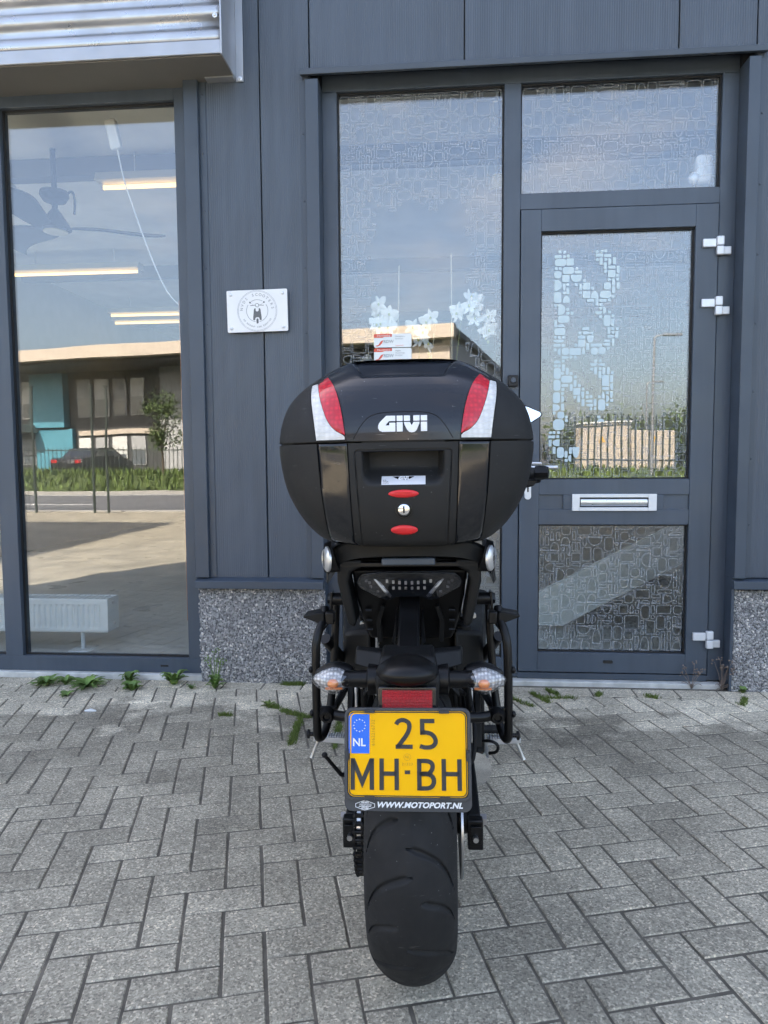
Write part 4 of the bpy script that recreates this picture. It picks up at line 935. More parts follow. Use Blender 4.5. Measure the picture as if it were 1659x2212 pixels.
for i in range(NT):
    th = 2 * math.pi * i / NT; ring = []
    for j in range(NS + 1):
        a, r = PS[j].x, PS[j].y
        if abs(SS[j]) < .105:
            g_ = gdist(SS[j], th * TR)
            if g_ < 1.6: r -= .0065 * max(0, min(1, 1.6 - g_))
        ring.append((a, -r * math.sin(th), TR + r * math.cos(th)))
    rings.append(ring)
n1 = NS + 1; ty.v = sum(rings, [])
ty.f = [(i * n1 + j, i * n1 + j + 1, ((i + 1) % NT) * n1 + j + 1, ((i + 1) % NT) * n1 + j) for i in range(NT) for j in range(NS)]
wheel = kp(MB().lathe([(.070, -.0), (.222, -.0), (.222, .02), (.205, .022), (.20, .035), (.205, .118), (.222, .12), (.222, .14), (.07, .14)], (-.07, 0, TR), (1, 0, 0), 48, cap=False), 'rear_wheel', 'satin_black')
MB.build(ty, 'tyre', 'rubber', wheel, ang=50)
kp(MB().cyl((-.13, 0, TR), (.13, 0, TR), .03, n=20), 'hub', 'satin_black', wheel)
for k in range(5):
    a = R(72 * k + 20); kp(MB().tube([(0, -.03 * math.sin(a), TR + .03 * math.cos(a)), (0, -.205 * math.sin(a), TR + .205 * math.cos(a))], [.026, .016], 10), 'spoke', 'satin_black', wheel)
kp(MB().lathe([(.07, -.004), (.1075, -.004), (.1075, .004), (.07, .004)], (-.113, 0, TR), (1, 0, 0), 45), 'sprocket', 'brushed', wheel)
kp(MB().lathe([(.07, -.0025), (.12, -.0025), (.12, .0025), (.07, .0025)], (.105, 0, TR), (1, 0, 0), 40), 'brake_disc', 'brushed', wheel)
# chain of links around the sprocket
path = []; rs, rf, yf, zf = .1125, .034, .56, .37
d_ = math.hypot(yf, zf - TR); ang0 = math.atan2(zf - TR, yf); off = math.acos((rs - rf) / d_)
def cpt(a, r, y, z): return Vector((-.113, y + r * math.cos(a), z + r * math.sin(a)))
for k in range(40): a = ang0 + off + (2 * math.pi - 2 * off) * k / 39; path.append(cpt(a, rs, 0, TR))
for k in range(14): a = ang0 - off + 2 * off * k / 13; path.append(cpt(a, rf, yf, zf))
cum = [0]
for a, b in zip(path, path[1:] + path[:1]): cum.append(cum[-1] + (b - a).length)
def at(d):
    d %= cum[-1]
    for i in range(len(path)):
        if cum[i + 1] >= d: q = (d - cum[i]) / (cum[i + 1] - cum[i] + 1e-9); return path[i].lerp(path[(i + 1) % len(path)], q)
lk = MB()
for x in (-.0095, .0075): lk.prism(arc(-.008, 0, .0072, 90, 270, 5) + arc(.008, 0, .0072, -90, 90, 5), lambda a, b, w: (w, a, b), x, x + .002)
for y in (-.008, .008): lk.cyl((-.0115, y, 0), (.0115, y, 0), .0048, n=8)
mlk = lk.mesh('chain_link', 'satin_black'); N = int(cum[-1] / .0159); chain = kp(MB().box(-.1145, -.1115, .1, .55, .425, .427), 'chain', 'satin_black')
for k in range(N):
    p, q = at(k * cum[-1] / N), at((k + .5) * cum[-1] / N); o = bpy.data.objects.new('chain_link', mlk); col.objects.link(o); o.parent = chain
    m_ = (p + q) / 2; o.location = m_; o.rotation_euler = (math.atan2((q - p).z, (q - p).y), 0, 0); o.scale = (1 if k % 2 else .78, 1, 1)
# swingarm
for s in (-1, 1):
    P = [(s * .128, .62, .40), (s * .132, .3, .375), (s * .134, .06, .338), (s * .134, -.045, .315)]
    rr = MB()
    rr.loft([[(x - s * .014, y, z - .032), (x + s * .013, y, z - .032), (x + s * .013, y, z + .032), (x - s * .014, y, z + .032)] for x, y, z in P]); arm = kp(rr, 'swingarm', 'matt_black', bev=.004)
    kb('axle_adjuster', 'satin_black', (min(s * .118, s * .151), max(s * .118, s * .151), -.070, -.045, .282, .348), arm, .003); kb('adjuster_plate', 'satin_black', (min(s * .124, s * .146), max(s * .124, s * .146), -.078, -.075, .300, .338), arm, .001)
    kp(MB().cyl((s * .148, 0, .315), (s * .163, 0, .315), .013, n=6), 'axle_nut', 'brushed', arm); kp(MB().cyl((s * .134, -.09, .315), (s * .134, -.075, .315), .006, n=8), 'adjuster_bolt', 'brushed', arm)
kb('brake_caliper', 'matt_black', (.092, .125, .02, .10, .36, .43)); kp(MB().tube(smoothpts([(.12, .05, .42), (.14, .02, .44), (.145, .1, .52), (.12, .3, .6)], 2), .005, 8), 'brake_hose', 'rubber')
kb('caliper_pad', 'alu', (.098, .112, -.012, .02, .355, .40), bev=.003)
# hugger mudguard over the tyre
kp(MB().grid(lambda u, v: ((u - .5) * .21, -.34 * math.sin(R(-62 + 68 * v)) + .0, TR + .345 * math.cos(R(-62 + 68 * v)) - .05 * (2 * abs(u - .5)) ** 3), 16, 24), 'hugger', 'matt_black', solid=.004)

# ---- number plate, holder and lettering
TU = R(12); CU = Vector((0, math.sin(TU), math.cos(TU))); CO = Vector((0, -math.cos(TU), math.sin(TU))); CP = Vector((0, -.305, .592))
def PL(a, b, d): p = CP + CU * (b * .94) + CO * d; return (p.x + a, p.y, p.z)
PLT = lambda d: (lambda a, b: PL(a, b, d))
kh = kp(MB().prism(rrect(-.1135, .1135, -.1045, .0865, .014, 6), PL, -.010, -.002), 'plate_holder', 'holder_grey', bev=.001)
rim = MB(); ribbon(rrect(-.1105, .1105, -.0805, .0840, .013, 6), .0055, PL, -.002, .0035, rim, True); kp(rim, 'holder_rim', 'holder_grey', kh, bev=.0008)
for a, b in ((-.068, .0815), (.066, .0815), (-.068, -.079), (.066, -.079), (-.1085, .0), (.1085, .0)): kp(MB().box(-.009, .009, -.004, .004, -.003, .003), 'clip', 'holder_grey', kh).matrix_local = Matrix.Translation(PL(a, b, .003)) @ (Matrix.Rotation(R(90), 4, 'Y') if abs(a) > .1 else Matrix.Identity(4))
pt = kp(MB().prism(rrect(-.1065, .1065, -.0775, .0805, .011, 6), PL, -.0015, 0), 'number_plate', 'plate_yellow')
ln = MB(); ribbon(rrect(-.1045, .1045, -.0755, .0785, .010, 6), .0016, PL, 0, .0006, ln, True); kp(ln, 'plate_border', 'plate_black', pt, smooth=False)
ln = MB(); ribbon(rrect(-.1022, .1022, -.0732, .0762, .009, 6), .0022, PL, 0, .0011, ln, True); kp(ln, 'embossed_edge', 'plate_yellow', pt)
sx, sy = 1.672e-4, 1.70e-4
def C(x, y): return ((x - 843) * sx, (728 - y) * sy)
def glyph(strokes, w=47):
    a, b = MB(), MB()
    for s in strokes:
        pts = [C(*p) for p in s]; ribbon(pts, w * sx, PL, .0002, .0016, a); ribbon(pts, (w + 17) * sx, PL, 0, .0010, b)
    o = kp(a, 'plate_character', 'plate_black', pt, ang=50); kp(b, 'emboss', 'plate_yellow', o, ang=50)
sm = lambda p, it=2: [tuple(q)[:2] for q in smoothpts([(x, y, 0) for x, y in p], it)]
glyph([sm([(722, 398), (745, 360), (800, 345), (862, 375), (868, 440), (838, 510), (790, 575), (740, 641)]), [(717, 640), (899, 640)]])
glyph([[(1135, 359), (1003, 359), (1003, 508)], sm([(985, 487), (1040, 482), (1110, 500), (1148, 560), (1142, 610), (1100, 644), (1030, 648), (978, 632)])])
glyph([[(254, 1108), (254, 770)], [(460, 770), (460, 1108)], [(258, 785), (357, 1030), (456, 785)]])
glyph([[(565, 770), (565, 1108)], [(726, 770), (726, 1108)], [(565, 932), (726, 932)]])
glyph([[(812, 915), (869, 915)]], 40)
glyph([[(967, 770), (967, 1108)], sm([(967, 793), (1060, 790), (1110, 820), (1110, 880), (1070, 930)]) + [(967, 930)], sm([(967, 930), (1075, 930), (1122, 975), (1122, 1040), (1080, 1086), (967, 1086)])])
glyph([[(1228, 770), (1228, 1108)], [(1394, 770), (1394, 1108)], [(1228, 930), (1394, 930)]])
a0, a1 = C(208, 0)[0], C(434, 0)[0]; b1, b0 = C(0, 277)[1], C(0, 716)[1]
eu = kp(MB().prism([(a0, b0), (a1, b0), (a1, b1), (a0 + .006, b1), (a0, b1 - .006)], PL, .0003, .0008), 'country_band', 'eu_blue', pt, smooth=False)
st = MB()
for k in range(12):
    c = C(327 + 63 * math.cos(R(30 * k)), 412 + 66 * math.sin(R(30 * k))); st.prism([(c[0] + (.0016 if q % 2 == 0 else .0007) * math.sin(R(36 * q)), c[1] + (.0016 if q % 2 == 0 else .0007) * math.cos(R(36 * q))) for q in range(10)], PL, .0008, .0013)
kp(st, 'star_ring', 'white_print', eu, smooth=False)
c = C(322, 600); kp(put_text(MB(), 'NL', .0205, lambda a, b: PL(c[0] + a * .92, c[1] + b, .0011), offset=.0004), 'country_code', 'white_print', eu, smooth=False)
c = C(476, 490); kp(put_text(MB(), '6162216732', .0085, lambda a, b: PL(c[0] - b, c[1] + a * 1.05, .0006), sp=1.1), 'serial_number', 'faint_print', pt, smooth=False)
c = C(840, 753); q = MB(); ribbon([(c[0] + x, c[1] + y) for x, y in arc(0, 0, .0062, 0, 360, 24)[:-1]], .0004, PL, 0, .0006, q, True); put_text(q, 'NL', .0068, lambda a, b: PL(c[0] + a, c[1] + b, .0006)); c2 = C(840, 830); put_text(q, '21323', .0068, lambda a, b: PL(c2[0] + a * 1.2, c2[1] + b, .0006)); kp(q, 'approval_stamp', 'faint_print', pt, smooth=False)
def HT(a, b): return PL(a, b, -.0014)
kp(put_text(MB(), 'WWW.MOTOPORT.NL', .0142, lambda a, b: HT(.020 + a * 1.02, -.0925 + b), shear=.28, offset=.00055, sp=1.02), 'dealer_lettering', 'white_print', kh, smooth=False)
hx = [C(285, 1277), C(384, 1219), C(488, 1277), C(384, 1334)]; hx = [(a, (b + .0933) * .86 - .0934) for a, b in [(C(285, 1258)), C(285, 1298), C(375, 1334), C(395, 1334), C(488, 1298), C(488, 1258), C(395, 1219), C(375, 1219)]]
q = MB(); ribbon(hx, .0009, PL, -.002, -.0013, q, True); hc = (sum(a for a, b in hx) / 8, sum(b for a, b in hx) / 8)
q.prism([(hc[0] - .0115, hc[1] - .0026), (hc[0] + .0105, hc[1] - .0026), (hc[0] + .012, hc[1] + .0026), (hc[0] - .010, hc[1] + .0026)], PL, -.002, -.0015)
for t_, dy in (('RIDERS', .0052), ('STORE', -.0052)): put_text(q, t_, .0042, lambda a, b: HT(hc[0] + a, hc[1] + dy + b), offset=.0002)
kp(q, 'dealer_emblem', 'white_print', kh, smooth=False); kp(put_text(MB(), 'MOTOPORT', .0046, lambda a, b: PL(hc[0] + a * .86, hc[1] + b, -.0011), shear=.25, offset=.0002), 'dealer_emblem_text', 'plate_black', kh, smooth=False)

# ---- plate bracket with lamp hood, reflector, indicators
br = kp(MB().loft([[(-.056, -.262, .655), (.056, -.262, .655), (.056, -.19, .655), (-.056, -.19, .655)], [(-.060, -.262, .715), (.060, -.262, .715), (.058, -.18, .715), (-.058, -.18, .715)], [(-.050, -.235, .752), (.050, -.235, .752), (.050, -.16, .756), (-.050, -.16, .756)]]), 'plate_bracket', 'matt_black', bev=.006, seg=3)
kp(MB().prism([(-.05, .50), (.05, .50), (.06, .655), (-.06, .655)], lambda a, b, w: (a, -.262 - (b - .655) * .21 + w, b), .012, .035), 'bracket_tongue', 'matt_black', br, bev=.003)
kp(MB().ell((0, -.246, .728), (.0585, .056, .028), 36, 18, lambda p: Vector((p.x * (1 - .10 * max(0, p.z)), p.y, p.z * (1 if p.z < 0 else .92) + .10 * (1 - p.x * p.x)))), 'lamp_hood', 'satin_black', br)
for s in (-1, 1):
    kp(MB().loft([[(s * .050, -.22, .715), (s * .050, -.16, .715), (s * .050, -.16, .748), (s * .050, -.20, .750)], [(s * .105, -.19, .722), (s * .108, -.12, .722), (s * .108, -.12, .742), (s * .103, -.17, .748)]]), 'bracket_wing', 'matt_black', br, bev=.004)
kp(MB().prism(rrect(-.053, .053, .660, .706, .004, 3), lambda a, b, w: (a, -.270 - w - (b - .68) * -.1, b), 0, .008), 'reflector_frame', 'gloss_black', br, bev=.0015)
kp(MB().prism(rrect(-.0455, .0455, .6665, .7015, .002, 2), lambda a, b, w: (a, -.2785 - w + (b - .68) * .1, b), 0, .004), 'red_reflector', 'red_prism', br, bev=.0008)
for s in (-1, 1):
    z = .699; y = -.205
    st_ = kp(MB().lathe([(.0, .056), (.029, .058), (.0295, .076), (.017, .079), (.016, .11), (.0175, .132)], (0, y, z), (s, 0, 0), 28), 'indicator_stalk', 'satin_black')
    tear = lambda p: Vector((p.x, p.y * (1 - .42 * p.x ** 2 * (p.x > 0)) * (1 - .35 * max(0, p.x)), p.z * (1 - .35 * max(0, p.x)) + .06 * p.x * p.x))
    sh_ = lambda c_, r, f=tear: MB().ell((0, 0, 0), r, 32, 20, f)
    def place(mb, dx, dy, dz): mb.v = [(s * (a + .147 + dx), b + y + dy, c_ + z + dz) for a, b, c_ in mb.v]; return mb
    kp(place(sh_(0, (.040, .026, .0242)), -.003, .022, .0035), 'indicator_shell', 'satin_black', st_)
    kp(place(sh_(0, (.0390, .031, .0252)), 0, -.006, -.001), 'indicator_lens', 'lens', st_)
    kp(place(sh_(0, (.0365, .019, .0232)), 0, -.001, -.001), 'indicator_bowl', 'bowl_facets', st_)
    kp(place(MB().ell((0, 0, 0), (.011, .010, .0085), 16, 10), -.004, -.020, -.003), 'amber_bulb', 'amber', st_); kp(place(MB().box(-.022, .010, -.012, -.009, -.0135, -.0095), 0, -.012, 0), 'amber_strip', 'amber', st_); kp(place(MB().tube([(-.030, -.022, -.006), (0, -.030, -.0065), (.030, -.014, -.005)], .0012, 6), 0, -.003, -.002), 'lens_rib', 'lens', st_)
# stem and undertail
kp(MB().loft([[(-.022, -.21, .735), (.022, -.21, .735), (.022, -.17, .745), (-.022, -.17, .745)], [(-.021, -.10, .80), (.021, -.10, .80), (.022, -.05, .80), (-.022, -.05, .80)], [(-.022, -.03, .84), (.022, -.03, .84), (.022, .05, .84), (-.022, .05, .84)]]), 'plate_stem', 'satin_black', bev=.004)
for s in (-1, 1): kp(MB().loft([[(s * .026, -.16, .752), (s * .030, -.14, .752), (s * .034, -.13, .752), (s * .028, -.15, .752)], [(s * .026, -.05, .80), (s * .028, -.05, .80), (s * .028, -.02, .80), (s * .026, -.02, .80)]]), 'stem_rib', 'satin_black')
ut = [(-.126, .885), (-.122, .825), (-.104, .742), (-.094, .716), (.094, .716), (.104, .742), (.122, .825), (.126, .885)]
kp(MB().loft([[(a * .97, -.045 + .9 * (.885 - b) * .55, b) for a, b in ut], [(a, .45, b) for a, b in ut]]), 'undertail', 'satin_black', bev=.006, seg=3)
for s in (-1, 1):
    for zz, yy in ((.79, .0), (.765, .012), (.742, .022)): kp(MB().cyl((s * .085, yy - .005, zz), (s * .098, yy - .005, zz), .003, n=8), 'undertail_clip', 'satin_black')
for s in (-1, 1):
    kp(MB().prism([(s * .062, .805), (s * .074, .77), (s * .072, .72), (s * .062, .72), (s * .064, .77), (s * .054, .802)], lambda a, b, w: (a, .0 + (.885 - b) * .25 + w - .045, b), -.004, .02), 'undertail_rib', 'matt_black', bev=.001)
    kp(MB().loft([[(s * .124, .05, .85), (s * .128, .05, .85), (s * .116, .06, .775), (s * .112, .06, .775)], [(s * .140, .30, .86), (s * .146, .30, .86), (s * .125, .28, .70), (s * .118, .28, .70)], [(s * .150, .55, .84), (s * .158, .55, .84), (s * .145, .50, .66), (s * .138, .50, .66)]]), 'side_panel', 'silver', bev=.002)
# tail lamp: smoked lens over rows of diodes
TLp = [(-.112, .862), (-.108, .872), (-.098, .880), (-.045, .8865), (.045, .8865), (.098, .880), (.108, .872), (.112, .862), (.108, .850), (.062, .8275), (.046, .824), (.038, .8265), (.028, .8325), (-.028, .8325), (-.038, .8265), (-.046, .824), (-.062, .8275), (-.108, .850)]
TY = lambda y0: (lambda a, b, w: (a, y0 - w + 1.5 * a * a - (b - .855) * .22, b))
def scale_poly(p, s, cz=.855): return [(a * s, cz + (b - cz) * s) for a, b in p]
tl = kp(MB().prism(TLp, TY(-.055), 0, .018), 'tail_light', 'gloss_black', bev=.002)
kp(MB().prism(scale_poly(TLp, .92), TY(-.055), .0185, .0190), 'lamp_recess', 'dark_hollow', tl, smooth=False)
for k in range(8): x = -.0455 + k * .013; zt = .8665 - .0035 * (1 - (x / .0455) ** 2); kp(MB().prism(rrect(x - .0026, x + .0026, zt - .0036, zt + .0036, .0008, 2), TY(-.055), .0192, .022), 'diode', 'brushed', tl)
for k in range(6): x = -.0325 + k * .013; kp(MB().prism(rrect(x - .0026, x + .0026, .8485, .8545, .0008, 2), TY(-.055), .0192, .0215), 'diode', 'brushed', tl)
for s in (-1, 1):
    kp(MB().prism([(s * .074, .870), (s * .069, .870), (s * .038, .832), (s * .043, .830)], TY(-.055), .0192, .0215), 'guide_bar', 'silver', tl, bev=.0005); kp(MB().prism([(s * .069, .869), (s * .060, .864), (s * .036, .834), (s * .038, .832)], TY(-.055), .0192, .0196), 'guide_face', 'label_grey', tl, smooth=False)
    for a, b in ((.090, .866), (.081, .853), (.066, .842), (.083, .862)): kp(MB().prism(rrect(s * a - .003, s * a + .003, b - .003, b + .003, .001, 2), TY(-.055), .0192, .021), 'diode', 'brushed', tl)
fl_ = MB()
for k in range(44): x = -.088 + k * .0041; fl_.prism([(x, .8725), (x + .0022, .8725), (x + .0022, .8795 - .001 * (abs(x) > .07)), (x, .8795 - .001 * (abs(x) > .07))], TY(-.055), .0192, .0205)
kp(fl_, 'lens_fluting', 'matt_black', tl, kind='stuff')
kp(MB().prism(scale_poly(TLp, .955), TY(-.055), .0235, .0245), 'tail_lens', 'smoke_lens', tl)
# rack: arched bar with round end badges, plate, grab slabs
AB = [(-.172, .898), (-.158, .921), (-.115, .938), (-.06, .943), (0, .9445), (.06, .943), (.115, .938), (.158, .921), (.172, .898)]
A3 = smoothpts([(a, -.115 + 1.5 * a * a + .02, b) for a, b in AB], 2)
rk = MB().loft([[(p.x, p.y - .012, p.z - .022), (p.x, p.y + .02, p.z - .022), (p.x, p.y + .02, p.z + .014), (p.x, p.y - .004, p.z + .018), (p.x, p.y - .012, p.z + .012)] for p in A3]); rack = kp(rk, 'luggage_rack', 'matt_black', bev=.003, ang=45)
for s in (-1, 1):
    kp(MB().loft([[(s * (.152 + .01 * math.cos(t)), -.06 + .03 * math.sin(t) * 1.2, .918 + .034 * math.cos(t)) for t in [2 * math.pi * k / 20 for k in range(20)]], [(s * .176, -.06 + .028 * math.sin(t) * 1.2, .915 + .032 * math.cos(t)) for t in [2 * math.pi * k / 20 for k in range(20)]]]), 'rack_end', 'satin_black', rack)
    cap = kp(MB().lathe([(.0, .008), (.020, .006), (.0265, .001), (.027, -.003)], (s * .170, -.084, .915), (s, -.43, 0), 28), 'end_badge', 'silver', rack)
    kp(put_text(MB(), 'GIVI', .014, lambda a, b: (s * .1768 + a * .395, -.0885 + a * .918 * s, .915 + b)), 'badge_lettering', 'chrome', cap, smooth=False)
    for k in (0,): kp(MB().cyl((s * .105, -.075, .948), (s * .105, -.072, .972), .012, n=14), 'rack_post', 'matt_black', rack)
    slab = [(.098, .912), (.140, .912), (.150, .895), (.151, .865), (.131, .772), (.118, .765), (.113, .775), (.128, .865), (.122, .885), (.098, .895)]
    kp(MB().prism([(s * a, b) for a, b in slab], lambda a, b, w: (a, -.045 + w + (.9 - b) * .1, b), -.03, .06), 'grab_slab', 'matt_black', bev=.006, seg=3)
    kp(MB().loft([[(s * .127, .0, .89), (s * .15, .0, .89), (s * .15, .0, .865), (s * .127, .0, .865)], [(s * .15, .35, .88), (s * .172, .35, .88), (s * .172, .35, .855), (s * .15, .35, .855)]]), 'grab_rail', 'matt_black', bev=.004)
    kp(MB().loft([[(s * .173, -.03, .925), (s * .18, -.01, .925), (s * .19, .03, .85), (s * .182, .0, .845)], [(s * .17, .2, .93), (s * .178, .2, .93), (s * .186, .2, .86), (s * .178, .2, .86)]]), 'rack_side_plate', 'satin_black', bev=.002)
kb('rack_plate', 'satin_black', (-.13, .13, -.06, .25, .928, .940), rack); kb('latch_block', 'trim_paint', (-.055, .055, -.10, -.06, .903, .918), rack, .003); kb('rack_beam', 'satin_black', (-.145, .145, -.075, -.045, .896, .906), rack)
kb('tail_cowl', 'satin_black', (-.128, .128, -.035, .40, .886, .912), bev=.008, seg=3); kp(MB().prism([(-.15, .888), (.15, .888), (.14, .912), (-.14, .912)], lambda a, b, w: (a, w, b), -.02, .3), 'rack_base', 'satin_black', bev=.004)
# pannier frames
for s in (-1, 1):
    T = [(.196, .05, .785), (.196, .035, .765), (.208, .01, .735), (.2125, .0, .70), (.213, 0, .52), (.213, .008, .497), (.210, .03, .486), (.205, .07, .487), (.200, .10, .51), (.190, .12, .60), (.180, .13, .80)]
    pf = kp(MB().tube(smoothpts([(s * a, b, c_) for a, b, c_ in T], 2), .0095, 14), 'pannier_frame', 'satin_black')
    kp(MB().prism([(s * .194, .750), (s * .194, .779), (s * .205, .780), (s * .241, .773), (s * .242, .768)], lambda a, b, w: (a, .02 + w, b), 0, .05), 'hook_plate', 'matt_black', pf, bev=.003)
    kb('hook_block', 'satin_black', (min(s * .172, s * .192), max(s * .172, s * .192), .02, .05, .752, .78), pf, .003)
    kp(MB().cyl((s * .148, .06, .803), (s * .178, .06, .803), .0145, n=18), 'mount_bush', 'satin_black', pf); kp(MB().cyl((s * .179, .06, .803), (s * .190, .06, .803), .016, .012, n=8), 'mount_bolt', 'satin_black', pf)
    kp(MB().loft([[(s * .177, .045, .82), (s * .183, .045, .82), (s * .183, .075, .82), (s * .177, .075, .82)], [(s * .183, .045, .755), (s * .187, .045, .755), (s * .187, .07, .755), (s * .183, .07, .755)], [(s * .195, .03, .738), (s * .202, .03, .735), (s * .202, .05, .735), (s * .195, .05, .738)]]), 'mount_strap', 'satin_black', pf, bev=.001)
    kp(MB().tube(smoothpts([(s * .185, -.003, .556), (s * .150, -.012, .552), (s * .125, -.02, .556), (s * .06, -.05, .556), (0, -.055, .556)], 2), .0115, 12), 'cross_tube', 'satin_black', pf)
    kp(MB().prism([(s * .168, .572), (s * .205, .572), (s * .205, .540), (s * .178, .538)], lambda a, b, w: (a, .0 - w, b), -.004, .006), 'lock_bracket', 'satin_black', pf, bev=.001)
    kp(MB().lathe([(0, .018), (.006, .018), (.0085, .024), (.0125, .024), (.0145, .014), (.0175, .010), (.0185, .0)], (s * .1875, -.004, .556), (0, -1, 0), 20), 'quick_lock', 'satin_black', pf)
    for z_ in (.655, .556): kp(MB().ell((s * .2235, .0, z_), (.006, .008, .008), 12, 8), 'frame_bolt', 'satin_black', pf)
    kp(MB().lathe([(.005, 0), (.005, .012), (.010, .0125), (.0105, .017), (.006, .020), (0, .020)], (s * .220, .015, .502), (s, 0, 0), 14), 'pannier_knob', 'satin_black', pf)
    kp(MB().tube(smoothpts([(s * .20, .10, .51), (s * .17, .2, .55), (s * .15, .36, .62)], 1), .0095, 10), 'frame_strut', 'satin_black', pf)
# footpegs, stand lever, exhaust, reservoir, cables
for s in (-1, 1):
    pg = MB(); pg.loft([[(s * .20, .405, .318), (s * .20, .44, .318), (s * .20, .44, .335), (s * .20, .405, .335)], [(s * .292, .408, .324), (s * .292, .436, .324), (s * .292, .436, .336), (s * .292, .408, .336)]])
    for k in range(12): pg.box(min(s * (.206 + k * .007), s * (.210 + k * .007)), max(s * (.206 + k * .007), s * (.210 + k * .007)), .405, .438, .336, .341)
    po = kp(pg, 'footpeg', 'silver', bev=.001); kp(MB().tube([(s * .281, .42, .322), (s * .296, .42, .285), (s * .300, .42, .272)], [.005, .0045, .007], 10), 'peg_feeler', 'silver', po)
    kp(MB().prism([(.38, .55), (.50, .60), (.52, .34), (.44, .29), (.39, .30)], lambda a, b, w: (s * w, a, b), .165, .19), 'peg_bracket', 'matt_black', bev=.006)
kp(MB().tube([(-.258, .40, .285), (-.215, .40, .232), (-.18, .42, .22)], [.0055, .006, .012], 10), 'stand_lever', 'satin_black'); kp(MB().ell((-.260, .40, .288), (.009, .009, .008), 12, 8), 'lever_tip', 'rubber')
kp(MB().tube(smoothpts([(.175, .38, .34), (.205, .36, .350), (.225, .36, .338), (.222, .36, .318), (.20, .37, .31)], 2), .0045, 8), 'brake_pedal_wire', 'satin_black'); kp(MB().lathe([(.012, 0), (.0125, .006), (.011, .009)] + [(.0125 - .0015 * (k % 2), .01 + k * .006) for k in range(9)] + [(.0, .066)], (.182, .43, .355), (1, 0, 0), 16), 'rubber_peg', 'rubber')
ex = kp(MB().lathe([(.040, 0), (.044, .006), (.046, .05), (.05, .10), (.05, .25), (.04, .30)], (.160, .38, .262), (0, 1, 0), 36, cap=False), 'silencer', 'brushed', solid=.003); kp(MB().lathe([(.043, -.004), (.048, -.004), (.048, .012), (.043, .012)], (.160, .38, .262), (0, 1, 0), 36), 'silencer_ring', 'chrome', ex); kp(MB().lathe([(0, .06), (.046, .06)], (.160, .38, .262), (0, 1, 0), 24, cap=False), 'silencer_core', 'dark_hollow', ex)
rv = kp(MB().lathe([(.0, 0), (.015, .001), (.0165, .005), (.0165, .030), (.014, .032)], (.122, .16, .668), (0, 0, 1), 22), 'fluid_reservoir', 'reservoir'); kp(MB().lathe([(.0185, .030), (.019, .032), (.019, .048), (.016, .052), (0, .052)], (.122, .16, .668), (0, 0, 1), 22), 'reservoir_cap', 'matt_black', rv)
kp(MB().tube(smoothpts([(.128, .16, .735), (.14, .18, .75), (.13, .24, .77), (.11, .3, .74)], 2), .0045, 8), 'silver_hose', 'chrome')
for pts in ([(.06, .05, .68), (.09, .10, .60), (.12, .16, .55), (.13, .3, .5)], [(.09, .05, .66), (.10, .12, .62), (.10, .16, .52), (.12, .22, .42)], [(.05, .1, .64), (.11, .16, .58), (.115, .2, .48)], [(-.06, .1, .64), (-.10, .2, .60), (-.12, .3, .5)], [(.13, .1, .60), (.135, .12, .53), (.14, .2, .46)]): kp(MB().tube(smoothpts(pts, 2), .006, 8), 'cable', 'rubber')
kp(MB().cyl((-.083, .12, .70), (-.090, .16, .545), .005, n=10), 'shift_rod', 'alu'); kp(MB().cyl((-.118, .10, .585), (-.095, .10, .585), .010, n=12), 'link_bush', 'satin_black'); kp(MB().cyl((-.124, .10, .585), (-.118, .10, .585), .006, n=10), 'link_bolt', 'alu')
for p, q in (((-.205, .10, .70), (-.13, .30, .52)), ((.205, .12, .70), (.14, .3, .55)), ((-.12, .2, .74), (-.15, .5, .48)), ((.12, .2, .74), (.15, .5, .48))): kp(MB().cyl(p, q, .013, n=12), 'subframe_tube', 'satin_black')
for x, z in ((-.118, .742), (.150, .735), (-.125, .715), (.13, .70)): kp(MB().cyl((x, .18, z), (x, .20, z), .006, n=6), 'bolt_head', 'alu')
for s in (-1, 1):
    kp(MB().loft([[(s * .10, .12, .60), (s * .17, .16, .60), (s * .17, .16, .70), (s * .10, .12, .715)], [(s * .12, .5, .5), (s * .2, .5, .5), (s * .21, .5, .74), (s * .12, .5, .76)]]), 'frame_cover', 'matt_black', bev=.01, seg=3)
    kp(MB().prism([(.14, .42), (.24, .46), (.30, .62), (.22, .64)], lambda a, b, w: (s * w, a, b), .15, .165), 'side_bracket', 'matt_black', bev=.003)
    kb('link_plate', 'alu', (min(s * .138, s * .146), max(s * .138, s * .146), .17, .20, .42, .56), bev=.003)
kp(MB().tube([(-.03, .22, .45), (-.03, .38, .70)], .028, 16), 'shock_absorber', 'satin_black')
sp = MB().tube([(-.03 + .036 * math.cos(t * .7), .24 + .12 * t / 50 + .03 * math.sin(t * .7) * .8, .48 + .19 * t / 50 + .036 * math.sin(t * .7) * -.5) for t in range(51)], .005, 8); kp(sp, 'shock_spring', 'satin_black')
